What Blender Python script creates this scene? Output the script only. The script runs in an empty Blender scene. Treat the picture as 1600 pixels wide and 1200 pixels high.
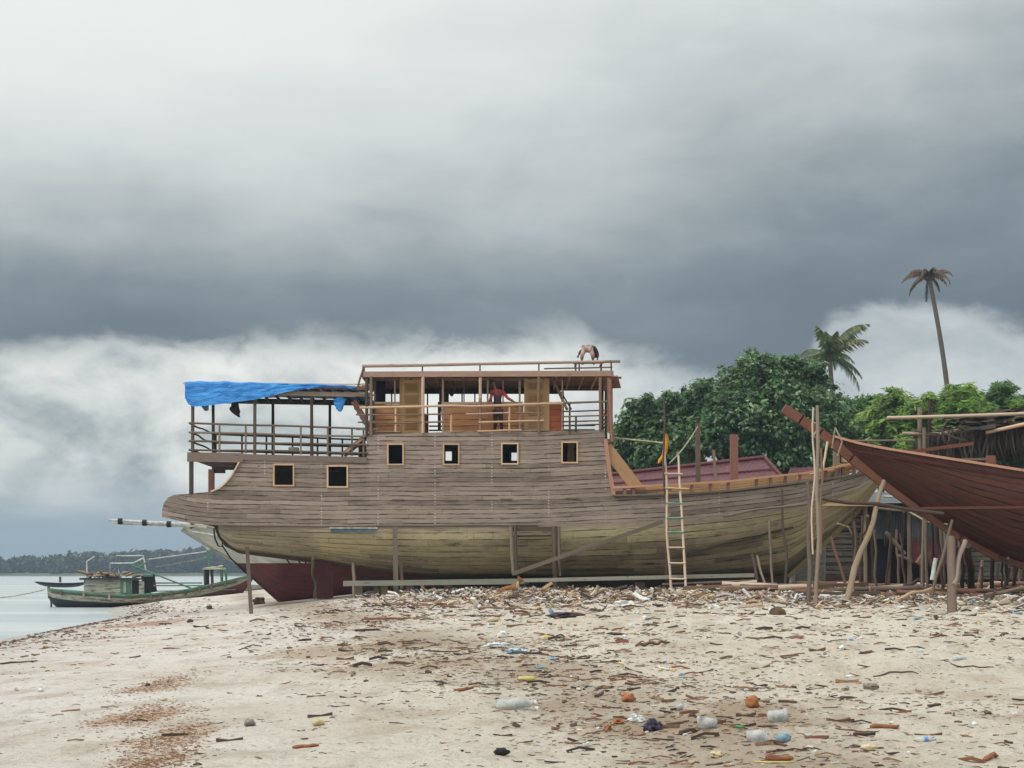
import bpy, bmesh, math, random
import numpy as np
from mathutils import Vector, Matrix, noise as mn
from mathutils.geometry import delaunay_2d_cdt
R = math.radians
sc = bpy.context.scene
COL = sc.collection
F, CZ, HY = 2500.0, 2.0, 893.0      # focal length in photo pixels, eye height, horizon row

# ---------------------------------------------------------------- camera
cd = bpy.data.cameras.new('camera'); cam = bpy.data.objects.new('camera', cd); COL.objects.link(cam)
cam.location = (0, 0, CZ); cam.rotation_euler = (R(90), 0, 0)
cd.sensor_width = 36; cd.lens = 36*F/1600; cd.shift_y = (HY-600)/1600
cd.clip_start = .1; cd.clip_end = 6000
sc.camera = cam
sc.view_settings.view_transform = 'Standard'; sc.view_settings.look = 'None'
sc.view_settings.exposure = 0.17; sc.view_settings.gamma = 1

def srgb(r, g, b):
    f = lambda c: (c/255/12.92) if c/255 <= .04045 else ((c/255+.055)/1.055)**2.4
    return (f(r), f(g), f(b), 1)

# ---------------------------------------------------------------- node helper
class G:
    def __init__(s, name=None, world=None):
        if world is None:
            s.m = bpy.data.materials.new(name); s.m.use_nodes = True
            s.nt = s.m.node_tree; s.b = s.nt.nodes['Principled BSDF']
            s.out = s.nt.nodes['Material Output']
        else:
            s.nt = world.node_tree
    def n(s, typ, ins=None, **pr):
        nd = s.nt.nodes.new(typ)
        for k, v in pr.items(): setattr(nd, k, v)
        for k, v in (ins or {}).items(): s.set(nd.inputs[k], v)
        return nd
    def set(s, sock, v):
        if isinstance(v, bpy.types.NodeSocket): s.nt.links.new(v, sock)
        else: sock.default_value = v
    def m_(s, op, a, b=None, c=None, clamp=False):
        nd = s.n('ShaderNodeMath', operation=op); nd.use_clamp = clamp
        for i, v in enumerate((a, b, c)):
            if v is not None: s.set(nd.inputs[i], v)
        return nd.outputs[0]
    def mr(s, v, a, b, c=0., d=1., smooth=True):
        nd = s.n('ShaderNodeMapRange', {0: v, 1: a, 2: b, 3: c, 4: d})
        nd.interpolation_type = 'SMOOTHSTEP' if smooth else 'LINEAR'
        return nd.outputs[0]
    def mix(s, f, a, b, bt='MIX'):
        nd = s.n('ShaderNodeMix', data_type='RGBA', blend_type=bt)
        s.set(nd.inputs[0], f); s.set(nd.inputs[6], a); s.set(nd.inputs[7], b)
        return nd.outputs[2]
    def noise(s, vec, scale, detail=4., rough=.55, dist=0.):
        nd = s.n('ShaderNodeTexNoise', {'Vector': vec, 'Scale': scale, 'Detail': detail, 'Roughness': rough, 'Distortion': dist})
        return nd.outputs[0]
    def white(s, vec):
        return s.n('ShaderNodeTexWhiteNoise', {'Vector': vec}, noise_dimensions='3D').outputs[0]
    def map(s, vec, sc_=(1, 1, 1), loc=(0, 0, 0), rot=(0, 0, 0)):
        return s.n('ShaderNodeMapping', {'Vector': vec, 'Scale': sc_, 'Location': loc, 'Rotation': rot}).outputs[0]
    def xyz(s, x, y, z=0.):
        return s.n('ShaderNodeCombineXYZ', {0: x, 1: y, 2: z}).outputs[0]
    def sep(s, v):
        return s.n('ShaderNodeSeparateXYZ', {0: v}).outputs
    def ramp(s, f, stops, interp='LINEAR'):
        nd = s.n('ShaderNodeValToRGB', {0: f}); cr = nd.color_ramp; cr.interpolation = interp
        while len(cr.elements) < len(stops): cr.elements.new(.5)
        for e, (p, c) in zip(cr.elements, stops): e.position = p; e.color = c if len(c) == 4 else (*c, 1)
        return nd.outputs[0]
    def tc(s, o='UV'): return s.n('ShaderNodeTexCoord').outputs[o]
    def rnd(s): return s.n('ShaderNodeObjectInfo').outputs['Random']
    def bump(s, h, st=.5, d=.02):
        nd = s.n('ShaderNodeBump', {'Height': h, 'Strength': st, 'Distance': d})
        s.nt.links.new(nd.outputs[0], s.b.inputs['Normal'])
    def fin(s, col, rough=.8, **k):
        s.set(s.b.inputs['Base Color'], col); s.set(s.b.inputs['Roughness'], rough)
        for kk, v in k.items(): s.set(s.b.inputs[kk.replace('_', ' ')], v)
        return s.m
gray = lambda v: (v, v, v, 1)

# ---------------------------------------------------------------- world: clouds over a Nishita sky, one soft sun
SUN_EL, SUN_AZ = R(44), R(-118)      # azimuth from +Y, clockwise: behind the camera, to its left
w = bpy.data.worlds.new('World'); sc.world = w; w.use_nodes = True
g = G(world=w); bgn = w.node_tree.nodes['Background']
sky = g.n('ShaderNodeTexSky', sky_type='NISHITA'); sky.sun_disc = False
sky.sun_elevation = SUN_EL; sky.sun_rotation = SUN_AZ % (2*math.pi)
nis = g.mix(1., sky.outputs[0], (.1, .1, .1, 1), 'MULTIPLY')
d = g.tc('Generated'); sx, sy, sz = g.sep(d)
az = g.m_('MULTIPLY', g.m_('ARCTAN2', sx, sy), 57.2958)
el = g.m_('MULTIPLY', g.m_('ARCSINE', sz), 57.2958)
dm = g.map(d, (1, 1, 2.6))
n1 = g.noise(dm, 3.2, 5, .5); n2 = g.noise(g.map(d, (1, 1, 1.7), (3, 1, 2)), 13, 7, .58, .35); n3 = g.noise(g.map(d, (1, 1, 3.6), (7, 2, 1)), 5.5, 5, .5, .2)
n4 = g.noise(g.map(d, (1, 1, 1.6), (1, 5, 9)), 24, 8, .62, .5); n5 = g.noise(g.map(d, (1, 1, 2.0), (4, 4, 2)), 9, 8, .6, .3)
edge = g.ramp(g.mr(az, -20, 20, 0, 1, False), [(0., gray(7.3/15)), (.16, gray(7.9/15)), (.33, gray(8.0/15)), (.5, gray(8.15/15)),
    (.56, gray(8.3/15)), (.61, gray(7.4/15)), (.67, gray(6.8/15)), (.745, gray(6.2/15)), (.79, gray(8.6/15)), (.835, gray(9.2/15)), (.875, gray(9.2/15)), (.94, gray(8.0/15))], 'EASE')
edge = g.m_('MULTIPLY', edge, 15.)
elw = g.m_('ADD', el, g.m_('MULTIPLY', g.m_('SUBTRACT', n2, .5), 2.6))
elw = g.m_('ADD', elw, g.m_('MULTIPLY', g.m_('SUBTRACT', n3, .5), 1.5))
elw = g.m_('ADD', elw, g.m_('MULTIPLY', g.m_('SUBTRACT', n4, .5), 1.6))
dif = g.m_('SUBTRACT', elw, edge)
mk = g.mr(dif, -.45, .6)
# upper deck of cloud: dark base that pales upward
e2 = g.m_('ADD', el, g.m_('MULTIPLY', g.m_('SUBTRACT', n1, .5), 8.5))
e2 = g.m_('ADD', e2, g.m_('MULTIPLY', g.m_('SUBTRACT', n3, .5), 5.))
e2 = g.m_('ADD', e2, g.m_('MULTIPLY', g.m_('SUBTRACT', n5, .5), 4.2))
e2 = g.m_('ADD', e2, g.m_('MULTIPLY', g.m_('SUBTRACT', n4, .5), 1.2))
e2 = g.m_('SUBTRACT', e2, g.m_('MULTIPLY', g.mr(az, -17, 18, -7., 2.8, False), g.mr(el, 10, 18, .15, 1., False)))
up = g.ramp(g.mr(e2, 5, 35, 0, 1, False), [(0., srgb(94, 105, 114)), (.11, srgb(102, 113, 121)), (.19, srgb(122, 132, 138)),
    (.27, srgb(152, 160, 163)), (.36, srgb(184, 190, 190)), (.46, srgb(208, 213, 211)), (.6, srgb(226, 229, 226)), (1., srgb(240, 242, 241))])
# lower bank of bright cumulus
lowv = g.m_('ADD', g.m_('ADD', g.m_('MULTIPLY', n2, .45), g.m_('MULTIPLY', n3, .2)), g.m_('ADD', g.m_('MULTIPLY', n4, .2), g.m_('MULTIPLY', n5, .15)))
low = g.ramp(lowv, [(.40, srgb(150, 158, 161)), (.46, srgb(182, 188, 187)), (.51, srgb(208, 211, 208)), (.58, srgb(232, 233, 228))])
low = g.mix(g.mr(az, 0, 9), low, g.mix(.6, low, srgb(172, 180, 184)))
hz = g.mix(g.mr(az, -4, 6), srgb(128, 146, 160), srgb(172, 182, 188))
low = g.mix(g.mr(g.m_('ADD', el, g.m_('MULTIPLY', g.m_('SUBTRACT', n3, .5), 4.)), 0.6, 4.6), hz, low)
cl = g.mix(mk, low, up)
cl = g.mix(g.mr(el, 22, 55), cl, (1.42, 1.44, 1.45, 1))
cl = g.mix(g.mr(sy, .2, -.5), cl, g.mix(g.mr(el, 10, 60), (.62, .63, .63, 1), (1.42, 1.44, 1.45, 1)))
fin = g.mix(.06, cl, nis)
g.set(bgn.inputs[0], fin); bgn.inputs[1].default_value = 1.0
sl = bpy.data.lights.new('sun', 'SUN'); sl.energy = 1.5; sl.angle = R(10); sl.color = (1, .955, .89)
so = bpy.data.objects.new('sun', sl); COL.objects.link(so); so.location = (-20, -30, 60)
sd = Vector((math.sin(SUN_AZ)*math.cos(SUN_EL), math.cos(SUN_AZ)*math.cos(SUN_EL), math.sin(SUN_EL)))
so.rotation_euler = sd.to_track_quat('Z', 'Y').to_euler()

# ---------------------------------------------------------------- geometry helpers
def W(px, py, Y): return Vector(((px-800)*Y/F, Y, CZ+(HY-py)*Y/F))
def ip(x, tab):
    if x <= tab[0][0]: return tab[0][1]
    for (a, b), (c, d_) in zip(tab, tab[1:]):
        if x <= c: return b+(d_-b)*(x-a)/(c-a)
    return tab[-1][1]
SH = [(-30, -11.5), (10, -12), (30, -13.3), (44, -14.4), (47, -15), (66, -16.6), (74, -18.3), (84, -21.2), (94, -23), (200, -30), (400, -30)]
FR = [(-60, -2.2), (-4, -.35), (0, 0), (2, .25), (4, .38), (6, .5), (8, .66), (10, .82), (12, .93), (15, 1), (400, 1.02)]
AM = [(-30, .5), (0, .5), (10, .62), (12, .7), (20, .85), (30, .95), (38, 1.03), (43, 1.17), (52, 1.3), (60, 1.34), (400, 1.5)]
MOUNDS = [(4.3, 18.5, 1.1, 1.0, .20), (5.6, 19.6, .9, .6, .10), (3.2, 31, 2.6, 1.4, .14), (3.0, 28.5, 1.2, .5, -.08), (1.6, 24, 2.2, 2., .10), (6.3, 23, 2., 1.6, .14), (-1, 33, 4, 2.5, .08), (5, 33, 5, 2, .1), (2.2, 15, 1.2, 1., .07), (-3, 40, 3, 3, .08), (0.5, 20, 1, 1.2, .06), (7.6, 27, 2, 2, .08)]
def gh0(x, y):
    h = ip(x-ip(y, SH), FR)*ip(y, AM)
    for mx, my, rx, ry, a in MOUNDS:
        q = ((x-mx)/rx)**2+((y-my)/ry)**2
        if q < 8: h += a*math.exp(-q)
    return h
def gh(x, y):
    h = gh0(x, y)
    s = x-ip(y, SH)
    if s < -3 or y > 75: return h
    k = min(1, max(0, s/9))
    rgt = min(1., max(.35, (x+3)/6+.35))
    h += .05*k*mn.noise(Vector((x*.55, y*.4, 1)))
    if y < 60:
        h += .06*rgt*k*mn.noise(Vector((x*1.7, y*.9, 5))) + .03*rgt*(1-abs(mn.noise(Vector((x*1.3+.5*y, y*1.6, 25))))*4)*max(0, mn.noise(Vector((x*.4, y*.4, 33)))+.2) + .026*rgt*mn.noise(Vector((x*4.5, y*2.6, 9)))
        a = mn.noise(Vector((x*2.6, y*2.0, 15)))
        h -= .05*rgt*max(0, a-.2)*2
        h += .006*mn.noise(Vector((x*12, y*7, 3)))
    return h
def gY(px, py, lo=7.5):
    Y = lo
    while Y < 120:
        x = (px-800)*Y/F
        if HY+(CZ-gh0(x, Y))*F/Y <= py: return Y
        Y += .1
    return 120
def gp(px, py):
    Y = gY(px, py); x = (px-800)*Y/F
    return Vector((x, Y, gh(x, Y)))

class MB:
    def __init__(s): s.v = []; s.f = []; s.uv = []; s.mi = []; s.sm = []
    def add(s, vs, fs, uvs=None, mi=0, sm=False):
        o = len(s.v); s.v += [tuple(p) for p in vs]
        for i, f in enumerate(fs):
            s.f.append([o+k for k in f]); s.mi.append(mi); s.sm.append(sm)
            s.uv.append(uvs[i] if uvs else [(vs[k][0], vs[k][2]+vs[k][1]) for k in f])
    def beam(s, p, q, w_=.1, h=.1, up=(0, 0, 1), mi=0, jit=0.):
        p = Vector(p); q = Vector(q); ax = q-p; L = ax.length
        if L < 1e-6: return s
        ax /= L; up = Vector(up)
        if abs(ax.dot(up)) > .95: up = Vector((0, 1, 0)) if abs(ax.y) < .9 else Vector((1, 0, 0))
        sd_ = ax.cross(up).normalized(); u2 = sd_.cross(ax)
        vs = []
        for e in (p, q):
            for a, b in ((-1, -1), (1, -1), (1, 1), (-1, 1)):
                vs.append(e+sd_*a*w_/2+u2*b*h/2+(Vector([random.uniform(-jit, jit) for _ in range(3)]) if jit else Vector()))
        ou = random.random()*50; per = [0, w_, w_+h, 2*w_+h, 2*w_+2*h]
        fs = [(0, 3, 2, 1), (4, 5, 6, 7)]; uvs = [[(ou, 0), (ou, h), (ou+w_, h), (ou+w_, 0)]]*2
        for k in range(4):
            k2 = (k+1) % 4; fs.append((k, k2, k2+4, k+4))
            uvs.append([(ou, ou+per[k]), (ou, ou+per[k+1]), (ou+L, ou+per[k+1]), (ou+L, ou+per[k])])
        s.add(vs, fs, uvs, mi); return s
    def box(s, c, sz, rz=0, mi=0):
        c = Vector(c); hx = sz[0]/2; dx = Vector((math.cos(rz), math.sin(rz), 0))*hx
        return s.beam(c-dx, c+dx, sz[1], sz[2], mi=mi)
    def tube(s, pts, rad, n=8, mi=0, sm=True):
        pts = [Vector(p) for p in pts]; m = len(pts)
        if not hasattr(rad, '__len__'): rad = [rad]*m
        ou = random.random()*50; L = 0; rings = []; Ls = []
        ref = Vector((0, 0, 1))
        t0 = (pts[-1]-pts[0]).normalized()
        if abs(t0.dot(ref)) > .8: ref = Vector((1, .2, 0)).normalized()
        vs = []
        for i, p in enumerate(pts):
            t = (pts[min(i+1, m-1)]-pts[max(i-1, 0)])
            t = t.normalized() if t.length > 1e-9 else t0
            a = t.cross(ref).normalized(); b = t.cross(a)
            if i: L += (p-pts[i-1]).length
            Ls.append(L)
            for k in range(n):
                an = 2*math.pi*k/n; vs.append(p+(a*math.cos(an)+b*math.sin(an))*rad[i])
        fs = []; uvs = []
        for i in range(m-1):
            for k in range(n):
                k2 = (k+1) % n; fs.append((i*n+k, i*n+k2, (i+1)*n+k2, (i+1)*n+k))
                c = 6.28*rad[0]/n
                uvs.append([(ou+Ls[i], c*k), (ou+Ls[i], c*(k+1)), (ou+Ls[i+1], c*(k+1)), (ou+Ls[i+1], c*k)])
        s.add(vs, fs, uvs, mi, sm)
        s.add([vs[k] for k in range(n)], [tuple(range(n))], None, mi); s.add([vs[(m-1)*n+k] for k in range(n)], [tuple(range(n-1, -1, -1))], None, mi)
        return s
    def stick(s, p, q, r0, r1=None, bend=.012, n=8, segs=6, mi=0):
        p = Vector(p); q = Vector(q); r1 = r0*.8 if r1 is None else r1; L = (q-p).length
        a = random.random()*100; pts = []; rd = []
        for i in range(segs+1):
            t = i/segs; o = Vector((mn.noise(Vector((a, t*2.3, 0))), mn.noise(Vector((a, t*2.3, 9)))*.6, mn.noise(Vector((a, t*2.3, 19)))))*bend*L*2*math.sin(math.pi*t)
            pts.append(p.lerp(q, t)+o); rd.append((r0+(r1-r0)*t)*(1+.12*mn.noise(Vector((a, t*9, 3)))))
        return s.tube(pts, rd, n, mi)
    def build(s, name, mats, parent=None, **tg):
        me = bpy.data.meshes.new(name); o = bpy.data.objects.new(name, me)
        org = Vector((0, 0, 0))
        if parent is not None:
            org = WO[parent.name]
        else:
            a = np.array(s.v); lo = a.min(0); hi = a.max(0)
            org = Vector(((lo[0]+hi[0])/2, (lo[1]+hi[1])/2, lo[2]))
            if tg.get('kind') == 'structure': org = Vector((0, 0, 0))
        me.from_pydata([(x-org.x, y-org.y, z-org.z) for x, y, z in s.v], [], s.f)
        uvl = me.uv_layers.new(name='UVMap')
        flat = [c for f in s.uv for p in f for c in p]
        uvl.data.foreach_set('uv', flat)
        if not isinstance(mats, (list, tuple)): mats = [mats]
        for m in mats: me.materials.append(m)
        me.polygons.foreach_set('material_index', s.mi); me.polygons.foreach_set('use_smooth', s.sm); me.update()
        COL.objects.link(o)
        if parent is not None:
            o.parent = parent; WO[o.name] = org
        else:
            o.location = org; WO[o.name] = org
        tag(o, **tg); return o
WO = {}
def tag(o, label=None, cat=None, group=None, kind=None):
    if label: o['label'] = label
    if cat: o['category'] = cat
    if group: o['group'] = group
    if kind: o['kind'] = kind
    return o
def thing(name, loc, label, cat, group=None):
    o = bpy.data.objects.new(name, None); COL.objects.link(o); o.location = loc; o.empty_display_size = .3
    WO[o.name] = Vector(loc); return tag(o, label, cat, group)
def copytree(o, parent=None):
    c = o.copy(); COL.objects.link(c); WO[c.name] = WO[o.name]
    if parent: c.parent = parent
    for ch in list(o.children): copytree(ch, c)
    return c
def skin(name, verts, edges, mat_, parent=None, sub=2, smooth=True, **tg):
    """verts: list of (x,y,z,r) in world coordinates; grown as one continuous skinned surface"""
    org = WO[parent.name] if parent else Vector(verts[0][:3])
    me = bpy.data.meshes.new(name); me.from_pydata([tuple(Vector(v[:3])-org) for v in verts], edges, [])
    o = bpy.data.objects.new(name, me); COL.objects.link(o)
    md = o.modifiers.new('s', 'SKIN'); md.use_smooth_shade = smooth
    if not me.skin_vertices: me.skin_vertices.new(name='')
    for i, v in enumerate(verts):
        me.skin_vertices[0].data[i].radius = (v[3], v[3] if len(v) < 5 else v[4]); me.skin_vertices[0].data[i].use_root = (i == 0)
    sb = o.modifiers.new('u', 'SUBSURF'); sb.levels = sub; sb.render_levels = sub
    dg = bpy.context.evaluated_depsgraph_get(); dg.update()
    nm = bpy.data.meshes.new_from_object(o.evaluated_get(dg)); o.modifiers.clear(); o.data = nm; bpy.data.meshes.remove(me)
    nm.materials.clear(); nm.materials.append(mat_)
    if parent: o.parent = parent
    else: o.location = org
    WO[o.name] = org
    return tag(o, **tg)

# ---------------------------------------------------------------- materials
def M_wood(name, c1, c2, dark=(45, 36, 32), grain=1., rough=.85, pl=None, seam=.012, nails=False, spec=.3):
    """weathered wood; pl=(plank height, plank length) draws planking in UV metres"""
    g = G(name); uv = g.tc('UV'); r = g.rnd()
    u, v, _ = g.sep(uv)
    big = g.noise(g.map(uv, (.5, 1.6, 1)), 1., 5, .6)
    fine = g.noise(g.map(uv, (3.5, 60, 1)), 1., 5, .7)
    mid = g.noise(g.map(uv, (1.3, 13, 1)), 1., 5, .65)
    h = fine
    if pl:
        vw = g.m_('ADD', v, g.m_('MULTIPLY', g.m_('SUBTRACT', g.noise(g.map(uv, (.5, .3, 1)), 1., 2), .5), .10))
        vr = g.m_('DIVIDE', vw, pl[0]); row = g.m_('FLOOR', vr); fr = g.m_('FRACT', vr)
        rr = g.white(g.xyz(row, 3.3)); ul = g.m_('ADD', g.m_('DIVIDE', u, pl[1]), g.m_('MULTIPLY', rr, 9.7))
        idn = g.m_('FLOOR', ul); fu = g.m_('FRACT', ul)
        pr = g.white(g.xyz(row, idn, 1.7))
        dv = g.m_('MULTIPLY', g.m_('MINIMUM', fr, g.m_('SUBTRACT', 1., fr)), pl[0])
        du = g.m_('MULTIPLY', g.m_('MINIMUM', fu, g.m_('SUBTRACT', 1., fu)), pl[1])
        wv = g.mr(g.noise(g.map(uv, (1.1, 3.2, 1), (9, 4, 0)), 1., 4, .7), .36, .68, .15, 1.9)
        s1 = g.m_('SUBTRACT', 1., g.mr(g.m_('DIVIDE', dv, wv), seam*.4, seam*1.5))
        s2 = g.m_('MULTIPLY', g.m_('SUBTRACT', 1., g.mr(du, seam*.4, seam*1.1)), .5)
        sm_ = g.m_('MAXIMUM', s1, s2)
        f = g.m_('ADD', g.m_('MULTIPLY', pr, .36), g.m_('MULTIPLY', mid, .85))
        f = g.m_('ADD', f, g.m_('MULTIPLY', g.m_('SUBTRACT', big, .5), .9))
    else:
        sm_ = None
        f = g.m_('ADD', g.m_('MULTIPLY', r, .5), g.m_('MULTIPLY', g.m_('ADD', mid, big), .38))
    col = g.mix(g.mr(f, .15, .95), srgb(*c1), srgb(*c2))
    col = g.mix(g.mr(fine, .52, .75, 0, .5*grain), col, srgb(*dark))
    bl = g.noise(g.map(uv, (1.6, 7.5, 1), (3, 8, 1)), 1., 5, .7)
    col = g.mix(g.mr(bl, .58, .72, 0, .75*grain), col, srgb(*dark))
    kn = g.noise(g.map(uv, (3.6, 9, 1), (5, 2, 1)), 1., 2, .5)
    col = g.mix(g.mr(kn, .70, .76, 0, .9*grain), col, srgb(dark[0]*.7, dark[1]*.7, dark[2]*.7))
    if pl:
        col = g.mix(g.m_('MULTIPLY', sm_, .9), col, srgb(dark[0]*.55, dark[1]*.55, dark[2]*.55))
        h = g.m_('SUBTRACT', g.m_('ADD', g.m_('MULTIPLY', pr, .35), g.m_('MULTIPLY', mid, .35)), sm_)
    if nails:
        nu = g.m_('FRACT', g.m_('ADD', g.m_('DIVIDE', u, 1.93), .3)); nd_ = g.m_('MULTIPLY', g.m_('ABSOLUTE', g.m_('SUBTRACT', nu, .5)), 1.93)
        nf = g.m_('ABSOLUTE', g.m_('SUBTRACT', g.m_('FRACT', g.m_('DIVIDE', v, .105)), .5))
        nn = g.m_('MULTIPLY', g.m_('LESS_THAN', nd_, .022), g.m_('LESS_THAN', nf, .22))
        nn = g.m_('MULTIPLY', nn, g.mr(g.noise(g.map(uv, (.4, 2, 1)), 1., 3), .46, .56, 0, .6))
        col = g.mix(nn, col, srgb(205, 195, 185))
    g.bump(h, .55, .02 if pl else .006)
    return g.fin(col, rough, Specular_IOR_Level=spec)
def M_plain(name, c, c2=None, rough=.6, sc_=6., spec=.4, bs=.3, bd=.01, **k):
    g = G(name); o = g.tc('Object'); n = g.noise(o, sc_, 5, .6)
    c2 = c2 or tuple(x*.72 for x in c)
    col = g.mix(g.mr(n, .32, .68), srgb(*c), srgb(*c2))
    col = g.mix(g.m_('MULTIPLY', g.rnd(), .25), col, srgb(*c2))
    g.bump(g.noise(o, sc_*5, 4), bs, bd)
    return g.fin(col, rough, Specular_IOR_Level=spec, **k)
greyplank = M_wood('weathered_grey_planking', (104, 91, 80), (162, 147, 133), (46, 37, 32), pl=(.155, 5.5), nails=True, seam=.010, grain=1.)
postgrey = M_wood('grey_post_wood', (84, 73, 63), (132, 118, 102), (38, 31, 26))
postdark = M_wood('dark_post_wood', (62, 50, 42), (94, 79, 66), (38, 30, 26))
postbrown = M_wood('brown_post_wood', (96, 72, 56), (134, 106, 84), (46, 34, 26))
palewood = M_wood('fresh_pale_wood', (180, 148, 116), (210, 182, 148), (118, 84, 58), grain=.8)
bamboo = M_wood('bamboo', (160, 140, 118), (204, 184, 160), (104, 84, 62), grain=.5, rough=.55)
orangewood = M_wood('orange_brown_boards', (158, 104, 68), (200, 146, 104), (96, 50, 30), pl=(.22, 2.4), grain=.5, seam=.009)
tanwood = M_wood('tan_door_wood', (160, 128, 88), (190, 160, 118), (110, 80, 50), grain=.35)
redbrown = M_wood('red_brown_timber', (104, 74, 60), (142, 106, 88), (62, 36, 28), grain=.8)
newdeck = M_wood('new_orange_timber', (186, 146, 102), (222, 190, 144), (130, 84, 50), grain=.5)
varnish = M_wood('red_varnished_planking', (50, 25, 18), (84, 43, 31), (20, 11, 8), pl=(.17, 4.2), grain=.9, rough=.6, seam=.014, spec=.35)
stemwood = M_wood('red_stem_timber', (96, 58, 44), (130, 86, 66), (58, 30, 22), grain=.7, rough=.55)
darkwood = M_wood('very_dark_wood', (52, 42, 36), (78, 64, 54), (26, 20, 18))  # darkest of the plain wood tones
thatchm = M_wood('dark_palm_thatch', (40, 36, 34), (84, 76, 68), (20, 18, 18), grain=1.)

def M_lower():
    g = G('olive_yellow_bottom_planking'); uv = g.tc('UV'); u, v, _ = g.sep(uv)
    big = g.noise(g.map(uv, (.42, 1.1, 1), (4, 2, 0)), 1., 5, .6); mid = g.noise(g.map(uv, (1., 10, 1)), 1., 5, .7); fine = g.noise(g.map(uv, (4, 50, 1)), 1., 4, .6)
    vr = g.m_('DIVIDE', v, .19); row = g.m_('FLOOR', vr); fr = g.m_('FRACT', vr)
    rr = g.white(g.xyz(row, 5.1)); ul = g.m_('ADD', g.m_('DIVIDE', u, 3.4), g.m_('MULTIPLY', rr, 8.3)); idn = g.m_('FLOOR', ul); fu = g.m_('FRACT', ul)
    pr = g.white(g.xyz(row, idn, 2.2))
    dv = g.m_('MULTIPLY', g.m_('MINIMUM', fr, g.m_('SUBTRACT', 1., fr)), .19); du = g.m_('MULTIPLY', g.m_('MINIMUM', fu, g.m_('SUBTRACT', 1., fu)), 3.4)
    wv = g.mr(g.noise(g.map(uv, (.9, 3, 1), (9, 4, 0)), 1., 4, .7), .38, .66, .1, 1.6)
    sm_ = g.m_('MAXIMUM', g.m_('SUBTRACT', 1., g.mr(g.m_('DIVIDE', dv, wv), .004, .014)), g.m_('MULTIPLY', g.m_('SUBTRACT', 1., g.mr(du, .004, .012)), .5))
    wood = g.mix(g.mr(g.m_('ADD', pr, mid), .4, 1.4), srgb(122, 112, 92), srgb(170, 158, 132))
    pnt = g.mix(g.mr(g.m_('ADD', g.m_('MULTIPLY', pr, .5), mid), .3, 1.1), srgb(168, 155, 114), srgb(198, 184, 142))
    ym = g.m_('MULTIPLY', g.mr(u, -7.2, -6.2), g.m_('SUBTRACT', 1., g.m_('MULTIPLY', g.mr(u, 2.5, 6.5), .55)))
    ym = g.m_('ADD', ym, g.mr(u, 8.0, 9.6, 0, 1.1))
    top = g.mr(v, .55, 1.6, 1., .45)
    msk = g.m_('ADD', g.m_('MULTIPLY', g.m_('MULTIPLY', ym, top), .75), g.m_('MULTIPLY', g.m_('SUBTRACT', big, .5), 1.9))
    msk = g.m_('ADD', msk, g.m_('ADD', g.m_('MULTIPLY', g.m_('SUBTRACT', pr, .5), .3), g.m_('MULTIPLY', g.m_('SUBTRACT', g.noise(g.map(uv, (2.2, 4, 1), (6, 6, 0)), 1., 6, .7), .5), 1.6)))
    col = g.mix(g.mr(msk, .15, .85, 0.05, .8), wood, pnt)
    col = g.mix(g.mr(fine, .5, .75, 0, .4), col, srgb(66, 56, 40))
    st = g.noise(g.map(uv, (.9, 5, 1), (1, 7, 3)), 1., 5, .7)
    col = g.mix(g.mr(st, .54, .70, 0, .75), col, srgb(54, 46, 36))
    dn = g.noise(g.map(uv, (7, 1.1, 1), (1, 3, 3)), 1., 3, .6)
    col = g.mix(g.mr(dn, .66, .74, 0, .5), col, srgb(60, 52, 36))
    col = g.mix(g.mr(g.m_('ADD', v, g.m_('MULTIPLY', g.m_('SUBTRACT', mid, .5), .5)), .32, .0, 0, .85), col, g.mix(mid, srgb(112, 98, 86), srgb(160, 146, 130)))
    # shade of the turning bilge, painted into the lower strakes
    tar = g.m_('ADD', v, g.m_('MULTIPLY', g.m_('SUBTRACT', big, .5), .9))
    col = g.mix(g.mr(tar, 1.75, 2.2, 0, .7), col, srgb(58, 50, 40))
    col = g.mix(g.m_('MULTIPLY', sm_, .85), col, srgb(38, 32, 24))
    g.bump(g.m_('SUBTRACT', g.m_('MULTIPLY', g.m_('ADD', pr, mid), .3), sm_), .5, .02)
    return g.fin(col, .8, Specular_IOR_Level=.3)
lowerm = M_lower()
def M_paint(name, c, c2, chip, sc_=(1, 6, 1), th=.62, rough=.5, pl=.16):
    g = G(name); uv = g.tc('UV'); u, v, _ = g.sep(uv); n = g.noise(g.map(uv, sc_), 1.3, 5, .65); n2 = g.noise(g.map(uv, (.5, 1, 1)), 1., 4)
    col = g.mix(g.mr(n2, .35, .65), srgb(*c), srgb(*c2)); col = g.mix(g.mr(n, th, th+.08, 0, .85), col, srgb(*chip))
    fr = g.m_('FRACT', g.m_('DIVIDE', v, pl)); dd = g.m_('MINIMUM', fr, g.m_('SUBTRACT', 1., fr))
    sm_ = g.m_('SUBTRACT', 1., g.mr(dd, .01, .07)); col = g.mix(g.m_('MULTIPLY', sm_, .4), col, srgb(*[x*.4 for x in chip]))
    g.bump(g.m_('SUBTRACT', g.m_('MULTIPLY', n, .3), sm_), .4, .01)
    return g.fin(col, rough, Specular_IOR_Level=.4)
whitepaint = M_paint('grey_white_paint', (176, 178, 166), (150, 152, 142), (120, 116, 104), th=.64)
maroonpaint = M_paint('maroon_bottom_paint', (98, 38, 40), (76, 30, 34), (60, 30, 30), th=.6)
boatwhite = M_paint('worn_white_paint', (184, 184, 168), (150, 150, 132), (86, 76, 62), th=.52, pl=.2)
boatgreen = M_paint('green_paint', (78, 142, 114), (56, 112, 90), (110, 108, 88), th=.5, pl=.3)
boatdark = M_paint('dark_blue_bottom_paint', (42, 48, 58), (30, 34, 40), (70, 66, 58), th=.56, pl=.2)
whitemetal = M_plain('white_painted_pipe', (205, 207, 204), (160, 162, 158))
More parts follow.
